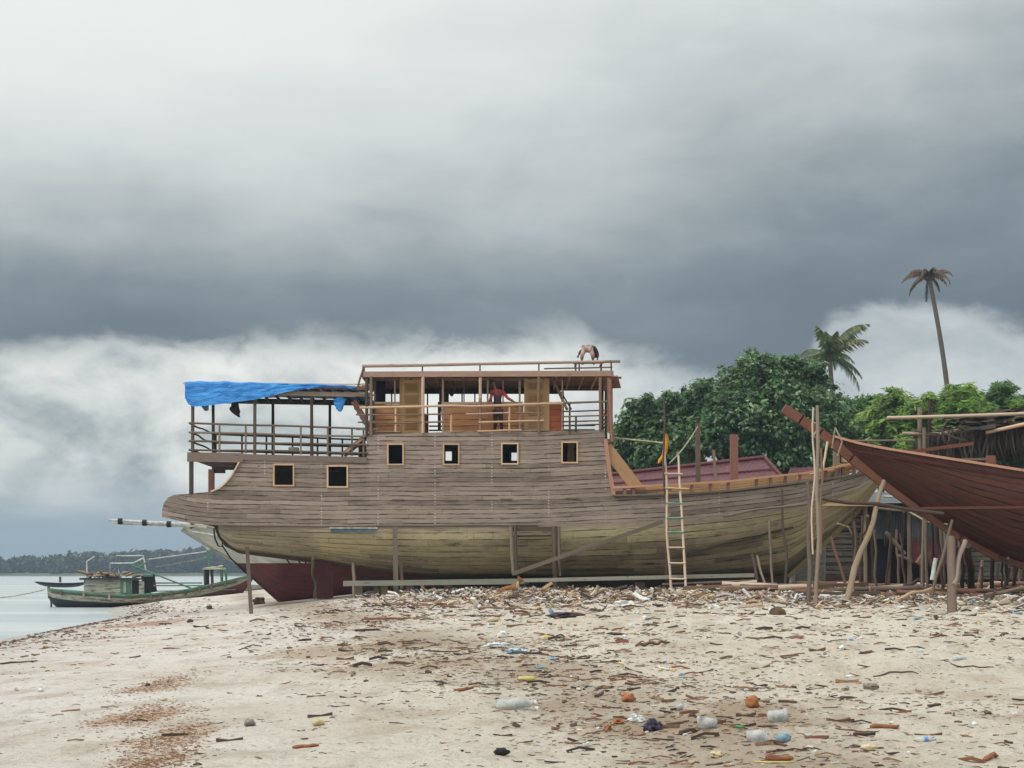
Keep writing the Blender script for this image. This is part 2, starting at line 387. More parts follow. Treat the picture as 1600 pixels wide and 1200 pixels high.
darkcloth = M_plain('black_cloth', (38, 36, 42), rough=.9)
yellowcloth = M_plain('yellow_orange_cloth', (222, 160, 50), (196, 128, 36), rough=.9, sc_=3)
redsleeve = M_plain('red_shirt_cloth', (158, 62, 66), (120, 40, 44), rough=.9)
darkvest = M_plain('dark_grey_vest', (62, 52, 60), rough=.9)
trousm = M_plain('dark_maroon_trousers', (66, 34, 38), rough=.9)
beigem = M_plain('beige_trousers', (190, 168, 152), (160, 138, 124), rough=.9)
skinm = M_plain('brown_skin', (120, 82, 62), (100, 66, 50), rough=.6)
hairm = M_plain('black_hair', (26, 22, 22), rough=.7)
dogm = M_plain('tan_fur', (150, 104, 66), (112, 74, 44), rough=.95, sc_=5)
dogw = M_plain('pale_fur', (214, 196, 176), rough=.95)
ropem = M_plain('pale_rope', (176, 168, 140), rough=.9)
blackm = M_plain('black_rubber', (26, 26, 28), rough=.7)
rustm = M_plain('rusty_steel', (110, 70, 50), (70, 48, 38), rough=.8)

def M_tarp():
    g = G('blue_tarpaulin'); o = g.tc('Object'); uv = g.tc('UV')
    n = g.noise(g.map(uv, (1.4, 5.5, 1), rot=(0, 0, .35)), 1.3, 5, .6, .6); n2 = g.noise(o, 1.2, 3)
    col = g.mix(g.mr(n2, .3, .7), srgb(28, 122, 200), srgb(48, 146, 220)); col = g.mix(g.mr(n, .6, .7, 0, .3), col, srgb(96, 172, 226))
    g.bump(n, .9, .12)
    return g.fin(col, .42, Specular_IOR_Level=.5)
tarpm = M_tarp()
def M_foliage(name, cs, dark, tr=.35):
    g = G(name); uv = g.tc('UV'); u, v, _ = g.sep(uv)
    col = g.ramp(u, [(i/(len(cs)-1), srgb(*c)) for i, c in enumerate(cs)])
    n = g.noise(g.tc('Object'), .55, 3); col = g.mix(g.mr(n, .42, .62, 0, .55), col, srgb(*dark))
    g.fin(col, .5, Specular_IOR_Level=.35)
    t = g.n('ShaderNodeBsdfTranslucent', {'Color': g.mix(.5, col, srgb(120, 150, 50))})
    mx = g.n('ShaderNodeMixShader', {0: tr, 1: g.b.outputs[0], 2: t.outputs[0]})
    g.nt.links.new(mx.outputs[0], g.out.inputs[0]); return g.m
leafdark = M_foliage('almond_leaves', [(26, 52, 30), (40, 74, 40), (60, 98, 52), (84, 124, 70), (120, 150, 104), (184, 204, 164)], (22, 42, 30), .25)
leaflight = M_foliage('bright_leaves', [(76, 112, 44), (112, 152, 60), (146, 182, 78), (184, 206, 116)], (44, 76, 36), .35)
leafmid = M_foliage('mid_leaves', [(58, 94, 48), (82, 124, 58), (112, 152, 74)], (34, 60, 36), .3)
palmm = M_foliage('palm_leaflets', [(46, 66, 36), (68, 88, 46), (96, 110, 62), (120, 108, 74)], (34, 48, 32), .25)
palmdead = M_foliage('dry_palm_leaflets', [(66, 48, 40), (92, 70, 54), (116, 92, 70), (60, 54, 40)], (48, 36, 32), .15)
farleaf = M_foliage('far_leaves', [(18, 34, 28), (26, 44, 32), (38, 56, 38)], (16, 28, 24), .1)
barkm = M_wood('bark', (72, 66, 60), (102, 94, 84), (50, 44, 40))

def M_sand():
    g = G('beach_sand'); o = g.tc('Object'); x, y, z = g.sep(o)
    big = g.noise(g.map(o, (.25, .25, 0)), 1., 4, .6); mid = g.noise(g.map(o, (1.2, .9, 0)), 1., 5, .6); fine = g.noise(o, 14, 6, .7); vf = g.noise(o, 120, 3, .7)
    col = g.mix(g.mr(x, -6, 1.5), srgb(216, 211, 202), srgb(210, 203, 186))
    col = g.mix(g.mr(big, .38, .62, 0, .45), col, srgb(190, 177, 158)); col = g.mix(g.mr(mid, .47, .66, 0, .5), col, srgb(166, 150, 128))
    col = g.mix(g.mr(fine, .52, .68, 0, .55), col, srgb(136, 120, 98))
    col = g.mix(g.mr(vf, .56, .7, 0, .5), col, srgb(104, 90, 74))
    # trodden damp streaks running along the beach, edges broken by noise
    xx = g.m_('ADD', x, g.m_('MULTIPLY', g.m_('SUBTRACT', mid, .5), 2.2))
    dl = g.m_('ABSOLUTE', g.m_('SUBTRACT', xx, g.m_('MULTIPLY', g.m_('SUBTRACT', y, 20), -.22)))
    dk = g.m_('MULTIPLY', g.mr(dl, 1.6, .2), g.mr(big, .3, .6, .3, .9)); col = g.mix(g.m_('MULTIPLY', dk, .7), col, srgb(146, 128, 104))
    # brown wrack stain
    def spot(cx, cy, rx, ry, c, am, cl_):
        a = g.m_('POWER', g.m_('DIVIDE', g.m_('SUBTRACT', x, cx), rx), 2.); b = g.m_('POWER', g.m_('DIVIDE', g.m_('SUBTRACT', y, cy), ry), 2.)
        q = g.m_('ADD', g.m_('ADD', a, b), g.m_('MULTIPLY', g.m_('SUBTRACT', g.noise(g.map(o, (1.6, .6, 0)), 1.3, 5, .7), .5), 4.5))
        return g.mix(g.mr(q, 1.2, .2, 0, am), cl_, srgb(*c))
    for (px, py, rx, ry, c, am) in WR: 
        p = gp(px, py); col = spot(p.x, p.y, rx, ry, c, am, col)
    wet = g.mr(g.m_('ADD', z, g.m_('MULTIPLY', g.m_('SUBTRACT', mid, .5), .2)), .5, .06)
    col = g.mix(g.m_('MULTIPLY', wet, .5), col, srgb(140, 136, 130))
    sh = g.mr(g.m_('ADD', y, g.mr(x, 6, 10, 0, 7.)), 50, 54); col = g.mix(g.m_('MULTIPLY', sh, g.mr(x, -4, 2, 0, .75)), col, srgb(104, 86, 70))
    hh = g.m_('ADD', g.m_('MULTIPLY', g.noise(g.map(o, (.8, .8, 1)), 3.2, 5, .62), 1.6), g.m_('MULTIPLY', fine, .4))
    g.bump(hh, 1., .16)
    return g.fin(col, g.mr(wet, 0, 1, .9, .35), Specular_IOR_Level=.25)
WR = [(255, 1072, .42, 1.3, (170, 138, 108), .6), (225, 1118, .5, 1.0, (166, 130, 98), .65), (270, 1150, .42, .9, (168, 134, 104), .55), (235, 1185, .34, .7, (166, 134, 106), .5),
      (560, 1015, 1.6, 2.2, (160, 140, 112), .7), (640, 1040, 1.2, 2., (156, 136, 108), .6), (1130, 1130, 1.3, 1., (150, 130, 104), .7), (230, 975, 1.6, 1.6, (160, 116, 90), .7)]
def M_water():
    g = G('sea_water'); o = g.tc('Object'); x, y, z = g.sep(o)
    n = g.m_('ADD', g.noise(g.map(o, (.5, 1.5, 1)), 1.6, 5, .6), g.noise(g.map(o, (.05, .14, 1)), 1., 4, .6))
    g.bump(n, .55, .2)
    c = g.mix(g.mr(g.noise(g.map(o, (.02, .12, 1)), 1., 4), .35, .65), srgb(160, 171, 172), srgb(188, 194, 192))
    return g.fin(c, .24, Specular_IOR_Level=.5, IOR=1.33)

# ---------------------------------------------------------------- ground and sea
def build_ground():
    ys = [-30, -20, -10, -4, 0, 3, 5]; y = 6.
    while y < 64: ys.append(y); y += max(.07, y*.0052)
    while y < 400: ys.append(y); y *= 1.06
    xs = []; x = -70.
    while x < 160:
        xs.append(x); a = abs(x)
        x += .075 if a < 6 else (.12 if a < 14 else (.25 if a < 20 else 3))
    V = [(x, y, gh(x, y)) for y in ys for x in xs]; n = len(xs)
    m = MB(); m.v = V
    for j in range(len(ys)-1):
        for i in range(n-1):
            a = j*n+i; m.f.append((a, a+1, a+n+1, a+n))
    m.uv = [[(0, 0)]*4]*len(m.f); m.mi = [0]*len(m.f); m.sm = [True]*len(m.f)
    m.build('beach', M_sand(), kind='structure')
build_ground()
m = MB(); m.add([(-1600, -60, 0), (1600, -60, 0), (1600, 1500, 0), (-1600, 1500, 0)], [(0, 1, 2, 3)]); m.build('sea', M_water(), kind='structure')
# ---------------------------------------------------------------- main ship
YC = 57.0
BT = [(250, 2.15), (345, 2.32), (480, 2.4), (1000, 2.4), (1100, 2.22), (1180, 1.9), (1250, 1.45), (1310, .92), (1350, .45), (1376, .07)]
bt = lambda px: ip(px, BT)
BND = [(253, 808), (300, 818), (345, 821), (520, 823), (840, 821), (1040, 812), (1150, 803), (1250, 789), (1340, 764), (1376, 742)]
KEEL = [(338, 826), (345, 838), (355, 851), (375, 861), (430, 867), (500, 876), (560, 886), (620, 896), (680, 902), (1180, 905), (1226, 902), (1245, 888), (1262, 872), (1300, 838), (1340, 799), (1376, 746)]
SHEER = [(945, 775), (1040, 773), (1100, 770), (1150, 766), (1200, 760), (1260, 753), (1310, 746), (1340, 741), (1376, 734)]
NW = lambda px, py, off=0.: W(px, py, YC-bt(px)+off)            # point on the near side
def FARP(p): return Vector((p.x, 2*YC-p.y, p.z))
ship = thing('wooden_ship', (0, YC, 1.35), 'large unfinished ship with grey upper planking, olive yellow bottom and open cabin on top', 'ship')

def pip(p, poly):
    c = False; n = len(poly); x, y = p
    for i in range(n):
        x1, y1 = poly[i]; x2, y2 = poly[(i+1) % n]
        if (y1 > y) != (y2 > y) and x < (x2-x1)*(y-y1)/(y2-y1)+x1: c = not c
    return c
WIN = [(428, 726, 459, 759), (512, 728, 543, 761), (606, 694, 630, 726), (693, 694, 717, 726), (784, 693, 809, 725), (878, 691, 902, 723)]
FWIN = [(686, 688, 699, 706), (798, 690, 812, 706), (894, 690, 906, 706)]
OUT = [(253, 808), (253, 797), (256, 786), (262, 778), (272, 773), (300, 771), (330, 768), (343, 763), (352, 755), (360, 746), (367, 735), (374, 722), (374, 716), (573, 716),
       (573, 680), (640, 677), (760, 673), (945, 672), (946, 690), (952, 735), (958, 775)] + [(a, b) for a, b in SHEER if a > 960] + [(a, b) for a, b in reversed(BND)][:-1]
def plate(poly, holes, flip):
    pts = []; edges = []
    def loop(L):
        o = len(pts); k = len(L); pts.extend(Vector(p) for p in L); edges.extend((o+i, o+(i+1) % k) for i in range(k))
    dense = []
    for i in range(len(poly)):
        a = Vector(poly[i]); b = Vector(poly[(i+1) % len(poly)]); k = max(1, int((b-a).length/16))
        dense += [tuple(a.lerp(b, j/k)) for j in range(k)]
    loop(dense)
    for h in holes: loop([(h[0], h[1]), (h[2], h[1]), (h[2], h[3]), (h[0], h[3])])
    for px in range(260, 1376, 16):
        for py in range(680, 822, 16):
            if pip((px, py), poly) and not any(h[0]-2 < px < h[2]+2 and h[1]-2 < py < h[3]+2 for h in holes): pts.append(Vector((px, py)))
    r = delaunay_2d_cdt(pts, edges, [], 0, 1e-4)
    vs, fs = r[0], r[2]; keep = []
    for f in fs:
        c = sum((vs[i] for i in f), Vector((0, 0)))/len(f)
        if pip(c, poly) and not any(h[0] < c.x < h[2] and h[1] < c.y < h[3] for h in holes): keep.append(f)
    return vs, keep
def topside(holes, far):
    vs, fs = plate(OUT, holes, far); m = MB()
    for off, wd in ((0., 0), (.09, 1)):
        P = [NW(v.x, v.y, off) for v in vs]
        if far: P = [FARP(p) for p in P]
        uv = [(v.x/46.+30, (ip(v.x, BND)-v.y)/46.+3) for v in vs]
        ff = [list(f) if (wd ^ far) == 0 else list(reversed(f)) for f in fs]
        m.add(P, ff, [[uv[k] for k in f] for f in ff], wd)
    return m
topside(WIN, 0).build('topside_planking', [greyplank, postdark], ship)
topside(FWIN, 1).build('topside_planking', [greyplank, postdark], ship)
def hull(YC, btab, btop, keel, pxs, NT=22, pq=lambda px: (2.1, 1.9), both=True, mi=lambda t, px: 0):
    m = MB()
    S = []
    for px in pxs:
        b = ip(px, btab); Y = YC-b; T = W(px, ip(px, btop), Y); pk = 800+T.x*F/YC; zk = CZ+(HY-ip(pk, keel))*YC/F
        zk = min(zk, T.z-.01); p, q = pq(px); row = []; L = 0; last = None
        for j in range(NT+1):
            t = 1-j/NT; t = t**1.35; bb = b*max(0, (1-(1-t)**p))**(1/q)
            P = Vector((T.x, YC-bb, zk+(T.z-zk)*t))
            if last is not None: L += (P-last).length
            last = P; row.append((P, L))
        S.append(row)
    n = NT+1
    for side in ((0, 1) if both else (0,)):
        vs = []; uvv = []
        for r in S:
            tot = 2.6
            for P, L in r:
                vs.append(P if not side else Vector((P.x, 2*YC-P.y, P.z))); uvv.append((P.x+(13 if side else 0), L/max(r[-1][1], .01)*tot))
        for i in range(len(S)-1):
            for j in range(NT):
                a = i*n+j; f = (a, a+1, a+n+1, a+n) if not side else (a, a+n, a+n+1, a+1)
                if i == 0 and j == 0: o = len(m.v); m.v += [tuple(v) for v in vs]
                m.f.append([o+k for k in f]); m.uv.append([uvv[k] for k in f]); m.mi.append(mi(j/NT, pxs[i])); m.sm.append(True)
    return m
def pqm(px):
    if px > 1050: k = min(1, (px-1050)/220); return (2.1-.95*k, 1.9-.85*k)
    if px < 560: k = min(1, (560-px)/200); return (2.1-.1*k, 1.9-.35*k)
    return (2.1, 1.9)
pxs = list(range(341, 1372, 10))+[1373, 1376]
BLOW = [(341, .75), (350, 1.55), (365, 1.95), (390, 2.2), (430, 2.33), (480, 2.4)]+[t for t in BT if t[0] > 480]
hull(YC, BLOW, BND, KEEL, pxs, pq=pqm).build('bottom_planking', lowerm, ship)
m = MB(); cr_ = [(1052, 872), (1090, 862), (1130, 850), (1170, 842), (1200, 832), (1235, 824)]
for p, q in zip(cr_, cr_[1:]): m.beam(NW(*p, .38+.0009*(1235-p[0])), NW(*q, .38+.0009*(1235-q[0])), .5, .045)
m.build('open_seam', darkwood, ship)
# underside of the stern overhang, transom, decks
m = MB()
a, b = NW(253, 808), NW(345, 821)
m.add([a, b, FARP(b), FARP(a)], [(0, 1, 2, 3)]); m.build('stern_overhang_floor', postdark, ship)
m = MB(); L = [OUT[i] for i in range(1, 7)]
P = [NW(*OUT[0])]+[NW(*p) for p in L]
for p, q in zip(P, P[1:]): m.add([p, q, FARP(q), FARP(p)], [(0, 1, 2, 3)], [[(0, p.z), (0, q.z), (4.6, q.z), (4.6, p.z)]])
m.build('transom', greyplank, ship)
def slab(pxa, pxb, py, th, mat_, name, inset=.1, Y=None):
    m = MB()
    for k in range(0, 24):
        x0 = pxa+(pxb-pxa)*k/24; x1 = pxa+(pxb-pxa)*(k+1)/24
        p = NW(x0, py, inset); q = NW(x1, py, inset)
        c = [p, q, FARP(q), FARP(p)]; d_ = [Vector((v.x, v.y, v.z-th)) for v in c]
        m.add(c+d_, [(0, 1, 2, 3), (7, 6, 5, 4), (0, 4, 5, 1), (3, 2, 6, 7)], None)
    return m.build(name, mat_, ship)
slab(350, 573, 715, .12, postgrey, 'aft_deck'); slab(573, 944, 677, .12, postgrey, 'cabin_deck'); slab(956, 1366, 786, .1, newdeck, 'fore_deck')
slab(260, 400, 790, .1, postdark, 'stern_floor'); slab(400, 958, 800, .1, postdark, 'lower_deck')
for (x0, y0, x1, y1) in ((573, 680, 573, 716), (945, 673, 958, 790), (560, 690, 560, 800)):
    m = MB(); p, q = NW(x0, y0, .1), NW(x1, y1, .1); m.add([p, q, FARP(q), FARP(p)], [(0, 1, 2, 3)]); m.build('bulkhead', orangewood, ship)
# keel and stem
m = MB()
for p, q in zip(range(560, 1220, 40), range(600, 1261, 40)):
    a = W(p, 912, YC); b = W(min(q, 1232), 912, YC); m.beam(a, b, .32, .5)
m.build('keel', postdark, ship)
m = MB(); pts = [(1228, 905), (1243, 890), (1262, 873), (1300, 838), (1340, 799), (1378, 745), (1384, 728)]
for p, q in zip(pts, pts[1:]): m.beam(W(*p, YC), W(*q, YC), .2, .16)
m.build('stem', M_wood('olive_stem', (120, 108, 72), (150, 136, 92)), ship)
pts = [(338, 822), (344, 838), (354, 851), (375, 862), (430, 869), (500, 878), (560, 888)]; m = MB()
for p, q in zip(pts, pts[1:]): m.beam(W(*p, YC), W(*q, YC), .2, .14)
m.build('sternpost', postdark, ship)
# rubbing strake between upper and lower planking
m = MB()
for p, q in zip(range(345, 840, 15), range(360, 855, 15)):
    m.beam(NW(p, ip(p, BND), -.01), NW(q, ip(q, BND), -.01), .05, .022)
m.build('rubbing_strake', postdark, ship)
# window frames and the far windows
def rectframe(m, pt, x0, y0, x1, y1, w_, dpt):
    A, B, C, D = pt(x0, y0), pt(x1, y0), pt(x1, y1), pt(x0, y1); h = Vector((w_/2, 0, 0))
    m.beam(A-h, B+h, dpt, w_); m.beam(D-h, C+h, dpt, w_)
    v = Vector((0, 0, w_/2)); m.beam(A-v, D+v, dpt-.006, w_, up=(1, 0, 0)); m.beam(B-v, C+v, dpt-.006, w_, up=(1, 0, 0))
for x0, y0, x1, y1 in WIN:
    m = MB(); rectframe(m, lambda a, b: NW(a, b, .03), x0, y0, x1, y1, .05, .15); m.build('window_frame', palewood, ship)
for x0, y0, x1, y1 in FWIN:
    m = MB(); rectframe(m, lambda a, b: FARP(NW(a, b, .03)), x0, y0, x1, y1, .05, .15); m.build('window_frame', palewood, ship)
m = MB(); a = NW(892, 690, .9); b = NW(901, 726, .9); m.beam((a.x, a.y, a.z), (a.x, a.y, b.z-.6), .22, .05); m.build('inner_door', tanwood, ship)
# curved trim at the aft cut and slanted edge trim
m = MB(); cv = OUT[6:12]
for p, q in zip(cv, cv[1:]): m.beam(NW(*p, -.0), NW(*q, -.0), .14, .05)
m.build('curved_trim', palewood, ship)
m = MB(); cv = [(946, 686), (952, 735), (959, 773)]
for p, q in zip(cv, cv[1:]): m.beam(NW(*p), NW(*q), .13, .07)
m.build('edge_trim', M_wood('pinkish_trim', (170, 128, 106), (190, 146, 122), grain=.5), ship)
# patches, slots in the planking
m = MB()
for (x, y) in ((622, 781), (706, 781), (790, 780), (893, 778)):
    m = MB(); m.beam(NW(x-9, y, -.015), NW(x+10, y, -.015), .04, .04); m.build('scupper_strip', postgrey, ship)
m = MB(); m.beam(NW(517, 829, .02), NW(587, 829, .02), .12, .1); m.build('blue_stripe', M_plain('faded_blue_paint', (86, 112, 124), (60, 84, 98)), ship)
m = MB(); m.beam(NW(515, 825, -.01), NW(590, 825, -.01), .1, .05); m.build('white_stripe', M_plain('chalky_white', (200, 190, 170)), ship)

# aft deck edge, posts and canopy frame
def nf(px, py, far, off=0.): 
    p = NW(px, py, off); return FARP(p) if far else p
DE = [(293, 706), (573, 713)]
dtop = lambda px: ip(px, DE)
m = MB(); m.beam(NW(293, 714), NW(380, 715.5), .1, .32); m.beam(NW(380, 714), NW(573, 719), .1, .2); m.build('deck_edge_board', M_wood('deck_edge_wood', (112, 96, 86), (146, 130, 118)), ship)
m = MB(); m.beam(FARP(NW(293, 714)), FARP(NW(573, 718)), .1, .3); m.build('deck_edge_board', postgrey, ship)
m = MB(); p = NW(293, 712); q = NW(380, 714); m.add([p, q, FARP(q), FARP(p)]+[v-Vector((0, 0, .1)) for v in (p, q, FARP(q), FARP(p))], [(0, 1, 2, 3), (7, 6, 5, 4), (0, 3, 7, 4)])
m.build('aft_platform', postdark, ship)
for px, far in ((301, 0), (398, 0), (487, 0), (296, 1), (395, 1), (491, 1), (566, 1)):
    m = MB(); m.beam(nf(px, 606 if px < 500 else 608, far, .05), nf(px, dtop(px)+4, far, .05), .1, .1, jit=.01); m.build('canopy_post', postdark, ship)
m = MB(); m.beam(NW(299, 721, .05), NW(299, 773, .05), .13, .13); m.build('platform_post', postdark, ship)
m = MB(); m.beam(FARP(NW(294, 721, .1)), FARP(NW(294, 768, .1)), .2, .2); m.beam(FARP(NW(290, 724)), FARP(NW(315, 724)), .15, .12); m.build('platform_post', redbrown, ship)
# canopy longitudinals and rafters
m = MB(); m.beam(NW(292, 604), NW(578, 607), .08, .09); m.build('canopy_beam', redbrown, ship)
m = MB(); m.beam(NW(400, 614), NW(578, 617), .07, .15); m.build('canopy_beam', postgrey, ship)
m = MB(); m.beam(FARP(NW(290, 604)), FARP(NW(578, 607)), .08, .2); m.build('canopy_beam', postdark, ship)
m = MB(); m.beam(NW(286, 599), NW(578, 601), .05, .05); m.build('canopy_beam', palewood, ship)
for k, px in enumerate(range(295, 580, 19)):
    m = MB(); a = NW(px, 608); b = FARP(NW(px, 606)); mid_ = (a+b)/2+Vector((0, 0, .18)); m.beam(a, mid_, .06, .09); m.beam(mid_, b, .06, .09); m.build('canopy_rafter', darkwood, ship)
# aft railing, near, far and across the stern
RL = [(661, 670), (675.5, 682), (689, 695), (703, 708)]
for far in (0, 1):
    for k, (ya, yb) in enumerate(RL):
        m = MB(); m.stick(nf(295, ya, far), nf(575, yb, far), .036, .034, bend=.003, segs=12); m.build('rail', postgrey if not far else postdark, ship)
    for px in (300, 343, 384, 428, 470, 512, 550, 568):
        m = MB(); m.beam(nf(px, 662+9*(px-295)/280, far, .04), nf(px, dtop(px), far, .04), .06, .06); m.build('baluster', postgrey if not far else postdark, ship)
for ya, _ in RL:
    m = MB(); a = NW(296, ya); m.stick(a, FARP(a), .035, bend=.01); m.build('rail', postdark, ship)
m = MB(); m.beam(NW(537, 711, .3), NW(572, 682, .3), .5, .09); m.beam(NW(537, 711, .9), NW(572, 682, .9), .08, .2); m.build('gangplank', M_wood('tan_board', (140, 110, 82), (168, 138, 106)), ship)
# stair up to the cabin deck
m = MB()
for off in (.25, .85): m.beam(NW(552, 626, off), NW(584, 679, off), .05, .2)
for t in range(7): a = NW(553+t*4.6, 630+t*7.6, .25); m.beam(a, a+Vector((0, .6, 0)), .2, .05)
m.build('stair', redbrown, ship)
m = MB()
for k, y in enumerate((604, 618, 634, 648, 660, 671)):
    m.beam(NW(559-k % 2*3, y, -.03), NW(582+k % 3*4, y+random.uniform(-2, 2), -.03), .05, .05)
m.build('corner_cleat', postgrey, ship)

# cabin on the upper deck
CY = YC-bt(700)+.8          # near wall of the cabin
CF = CY+3.2
rt = lambda px: 572-7.5*(px-568)/400      # near top rail row
fb = lambda px: 584.5-1.5*(px-568)/400    # fascia centre row
NR = YC-2.45; FRR = YC+1.75
m = MB(); m.beam(W(568, 585, NR), W(957, 583.5, NR), .08, .19); m.build('roof_fascia', M_wood('weathered_pinkish_fascia', (128, 100, 84), (176, 146, 126), (74, 52, 44)), ship)
m = MB(); m.beam(W(566, 587, FRR)+Vector((0, 0, .0))-Vector((0, 0, -0.0)), W(957, 587, FRR), .08, .26)
for v in range(len(m.v)): m.v[v] = (m.v[v][0]*1.0, m.v[v][1], m.v[v][2]-.42)
m.build('roof_fascia', redbrown, ship)
m = MB()
zr = W(0, 581, NR).z
for k in range(26):     # roof boards, run fore and aft, lifted a little in the middle
    y0 = NR+.05+(FRR-NR-.1)*k/26; y1 = NR+.05+(FRR-NR-.1)*(k+1)/26; ca = .10*math.sin(math.pi*(k+.5)/26)
    m.beam((W(568, 0, NR).x, (y0+y1)/2, zr+ca-.03+random.uniform(-.004, .004)), (W(955, 0, NR).x, (y0+y1)/2, zr+ca+.03), y1-y0-.015, .03)
m.build('roof_boards', redbrown, ship)
for k, px in enumerate(range(576, 955, 21)):
    m = MB(); a = W(px, 586, NR); b = Vector((a.x, FRR, a.z+.02)); m.beam(a+Vector((0, .05, 0)), b-Vector((0, .05, 0)), .05, .11); m.build('rafter', postbrown if px < 850 else tanwood, ship)
m = MB(); a = W(858, 594, CF-.6); b = W(950, 596, CF-.6); m.beam(a, b, .05, .12); m.build('purlin', redbrown, ship)
m = MB(); m.beam(W(858, 602, FRR-.05)-Vector((0, 0, .0)), W(955, 602, FRR-.05), .06, .22); m.build('header_beam', redbrown, ship)
# end fascias
for px, dx in ((567, 0), (957, 0)):
    m = MB(); a = W(px, 585, NR); m.beam(a, Vector((a.x, FRR, a.z)), .07, .24); m.build('end_fascia', redbrown, ship)
m = MB(); m.beam(W(954, 588, NR), W(959, 606, NR+.4), .5, .06); m.build('end_bracket', redbrown, ship)
pinkw2 = M_wood('pale_roof_pole', (150, 130, 114), (188, 168, 148), (92, 74, 62))
# rail over the roof
for Yr, dz in ((NR, 0), (FRR, 0)):
    for px in (569, 660, 750, 842, 905, 955):
        m = MB(); a = W(px, rt(px), NR); b = W(px, 583, NR); a.y = b.y = Yr; m.beam(a, b, .05, .05); m.build('roof_rail_post', postdark, ship)
    m = MB(); a = W(566, rt(566), NR); b = W(945, rt(945), NR); a.y = b.y = Yr; m.stick(a, b, .055, .05, bend=.002, segs=14); m.build('roof_rail', pinkw2, ship)
    m = MB(); a = W(850, 576, NR); b = W(957, 573.5, NR); a.y = b.y = Yr+.03; m.stick(a, b, .025, .025, bend=.002); m.build('roof_rail', postbrown, ship)
m = MB(); m.stick(W(820, 567.5, NR), W(969, 564.5, NR), .045, .05, bend=.002); m.build('roof_rail', postgrey, ship)
m = MB(); m.stick(W(940, 592, FRR), W(971, 590, FRR), .05); m.build('spar_end', postdark, ship)
m = MB(); m.stick(W(569, 572, NR), W(559, 604, NR), .04); m.build('corner_brace', postbrown, ship)
m = MB(); m.beam(W(863, 590, CY), W(886, 640, NR+.1), .07, .07); m.build('diagonal_brace', postbrown, ship)
m = MB(); m.beam(W(876, 612, CF), W(893, 640, CF), .06, .05); m.build('diagonal_brace', postdark, ship)
pinkw = M_wood('pale_pink_post', (176, 148, 130), (196, 170, 150), (110, 84, 70), grain=.5)
for px, y0, y1, Y, mm in ((580, 588, 680, NR, postgrey), (573, 592, 681, NR, darkwood), (661, 589, 677, NR, pinkw), (750.5, 590, 623, NR+.02, pinkw), (750.5, 620, 676, NR+.02, postbrown), (842, 589, 676, NR, postbrown),
                     (938, 589, 672, NR, postbrown), (951, 590, 673, NR, redbrown), (941, 600, 690, FRR, darkwood), (955, 600, 690, FRR, postbrown), (947, 600, 690, FRR-.5, darkwood)):
    m = MB(); m.stick(W(px, y0, Y), W(px, y1, Y), .055, .055, bend=.004); m.build('deck_post', mm, ship)
# cabin walls: low boarded panels, sills, jambs and mullions
def panel(x0, y0, x1, y1, Y, mat_, name, th=.04):
    m = MB(); A = W(x0, y0, Y); B = W(x1, y1, Y)
    vs = [(A.x, Y, A.z), (B.x, Y, A.z), (B.x, Y, B.z), (A.x, Y, B.z)]; vs += [(x, y+th, z) for x, y, z in vs]
    uv = [(v[0], v[2]) for v in vs]
    fs = [(3, 2, 1, 0), (4, 5, 6, 7), (0, 1, 5, 4), (1, 2, 6, 5), (2, 3, 7, 6), (3, 0, 4, 7)]
    m.add(vs, fs, [[uv[k] for k in f] for f in fs]); return m.build(name, mat_, ship)
panel(585, 632, 624, 677, CY, orangewood, 'cabin_panel'); panel(693, 631, 818, 676, CY, orangewood, 'cabin_panel'); panel(857, 631, 879, 675, CY, M_wood('redder_boards', (158, 84, 56), (186, 106, 74), (100, 50, 34), pl=(.2, 2.), grain=.5), 'cabin_panel')
for x0, x1 in ((585, 625), (692, 817), (857, 880)):
    m = MB(); m.beam(W(x0, 630, CY-.01), W(x1, 629.5, CY-.01), .12, .07); m.build('window_sill', palewood if x0 != 857 else postbrown, ship)
    m = MB(); m.beam(W(x0, 593, CY-.01), W(x1, 593, CY-.01), .1, .07); m.build('window_head', redbrown, ship)
    m = MB(); m.beam(W(x0, 674.5, CY-.03), W(x1, 674, CY-.03), .05, .05); m.build('bottom_batten', palewood, ship)
for px, w_, mm in ((585.5, .06, postbrown), (617, .05, pinkw), (626, .08, tanwood), (692, .07, pinkw), (725, .04, postbrown), (762, .06, pinkw), (786, .04, pinkw), (812, .07, pinkw), (857, .06, tanwood), (878.5, .05, palewood)):
    m = MB(); m.beam(W(px, 591, CY-.02), W(px, 676, CY-.02) if px in (585.5, 692, 857, 878.5, 626, 812) else W(px, 630, CY-.02), w_, .05, up=(0, 1, 0)); m.build('cabin_stud', mm, ship)
def door(x0, x1, y0, y1, rows):
    d_ = panel(x0, y0, x1, y1, CY+.01, tanwood, 'door', .05); frm = MB()
    for x in (x0+2, x1-2): frm.beam(W(x, y0, CY-.01), W(x, y1, CY-.01), .09, .04, up=(0, 1, 0))
    for y in rows: frm.beam(W(x0, y, CY-.012), W(x1, y, CY-.012), .04, .08)
    frm.build('door_frame', M_wood('door_frame_wood', (170, 134, 92), (196, 160, 114), grain=.3), d_)
    for ya, yb in zip(rows, rows[1:]):
        pm = MB(); pm.beam(W(x0+7, (ya+yb)/2, CY-.005), W(x1-7, (ya+yb)/2, CY-.005), .02, max(.05, (yb-ya-9)/46)); pm.build('door_inset', M_wood('door_inset_wood', (140, 108, 72), (160, 128, 88), grain=.3), d_)
door(628, 659, 591, 677, (596, 616, 634, 656, 675)); door(819, 854, 591, 675, (594, 613, 634, 654, 673))
m = MB(); m.beam(W(856, 591, CY-.03), W(856, 675, CY-.03), .1, .06, up=(0, 1, 0)); m.build('door_jamb', tanwood, ship)
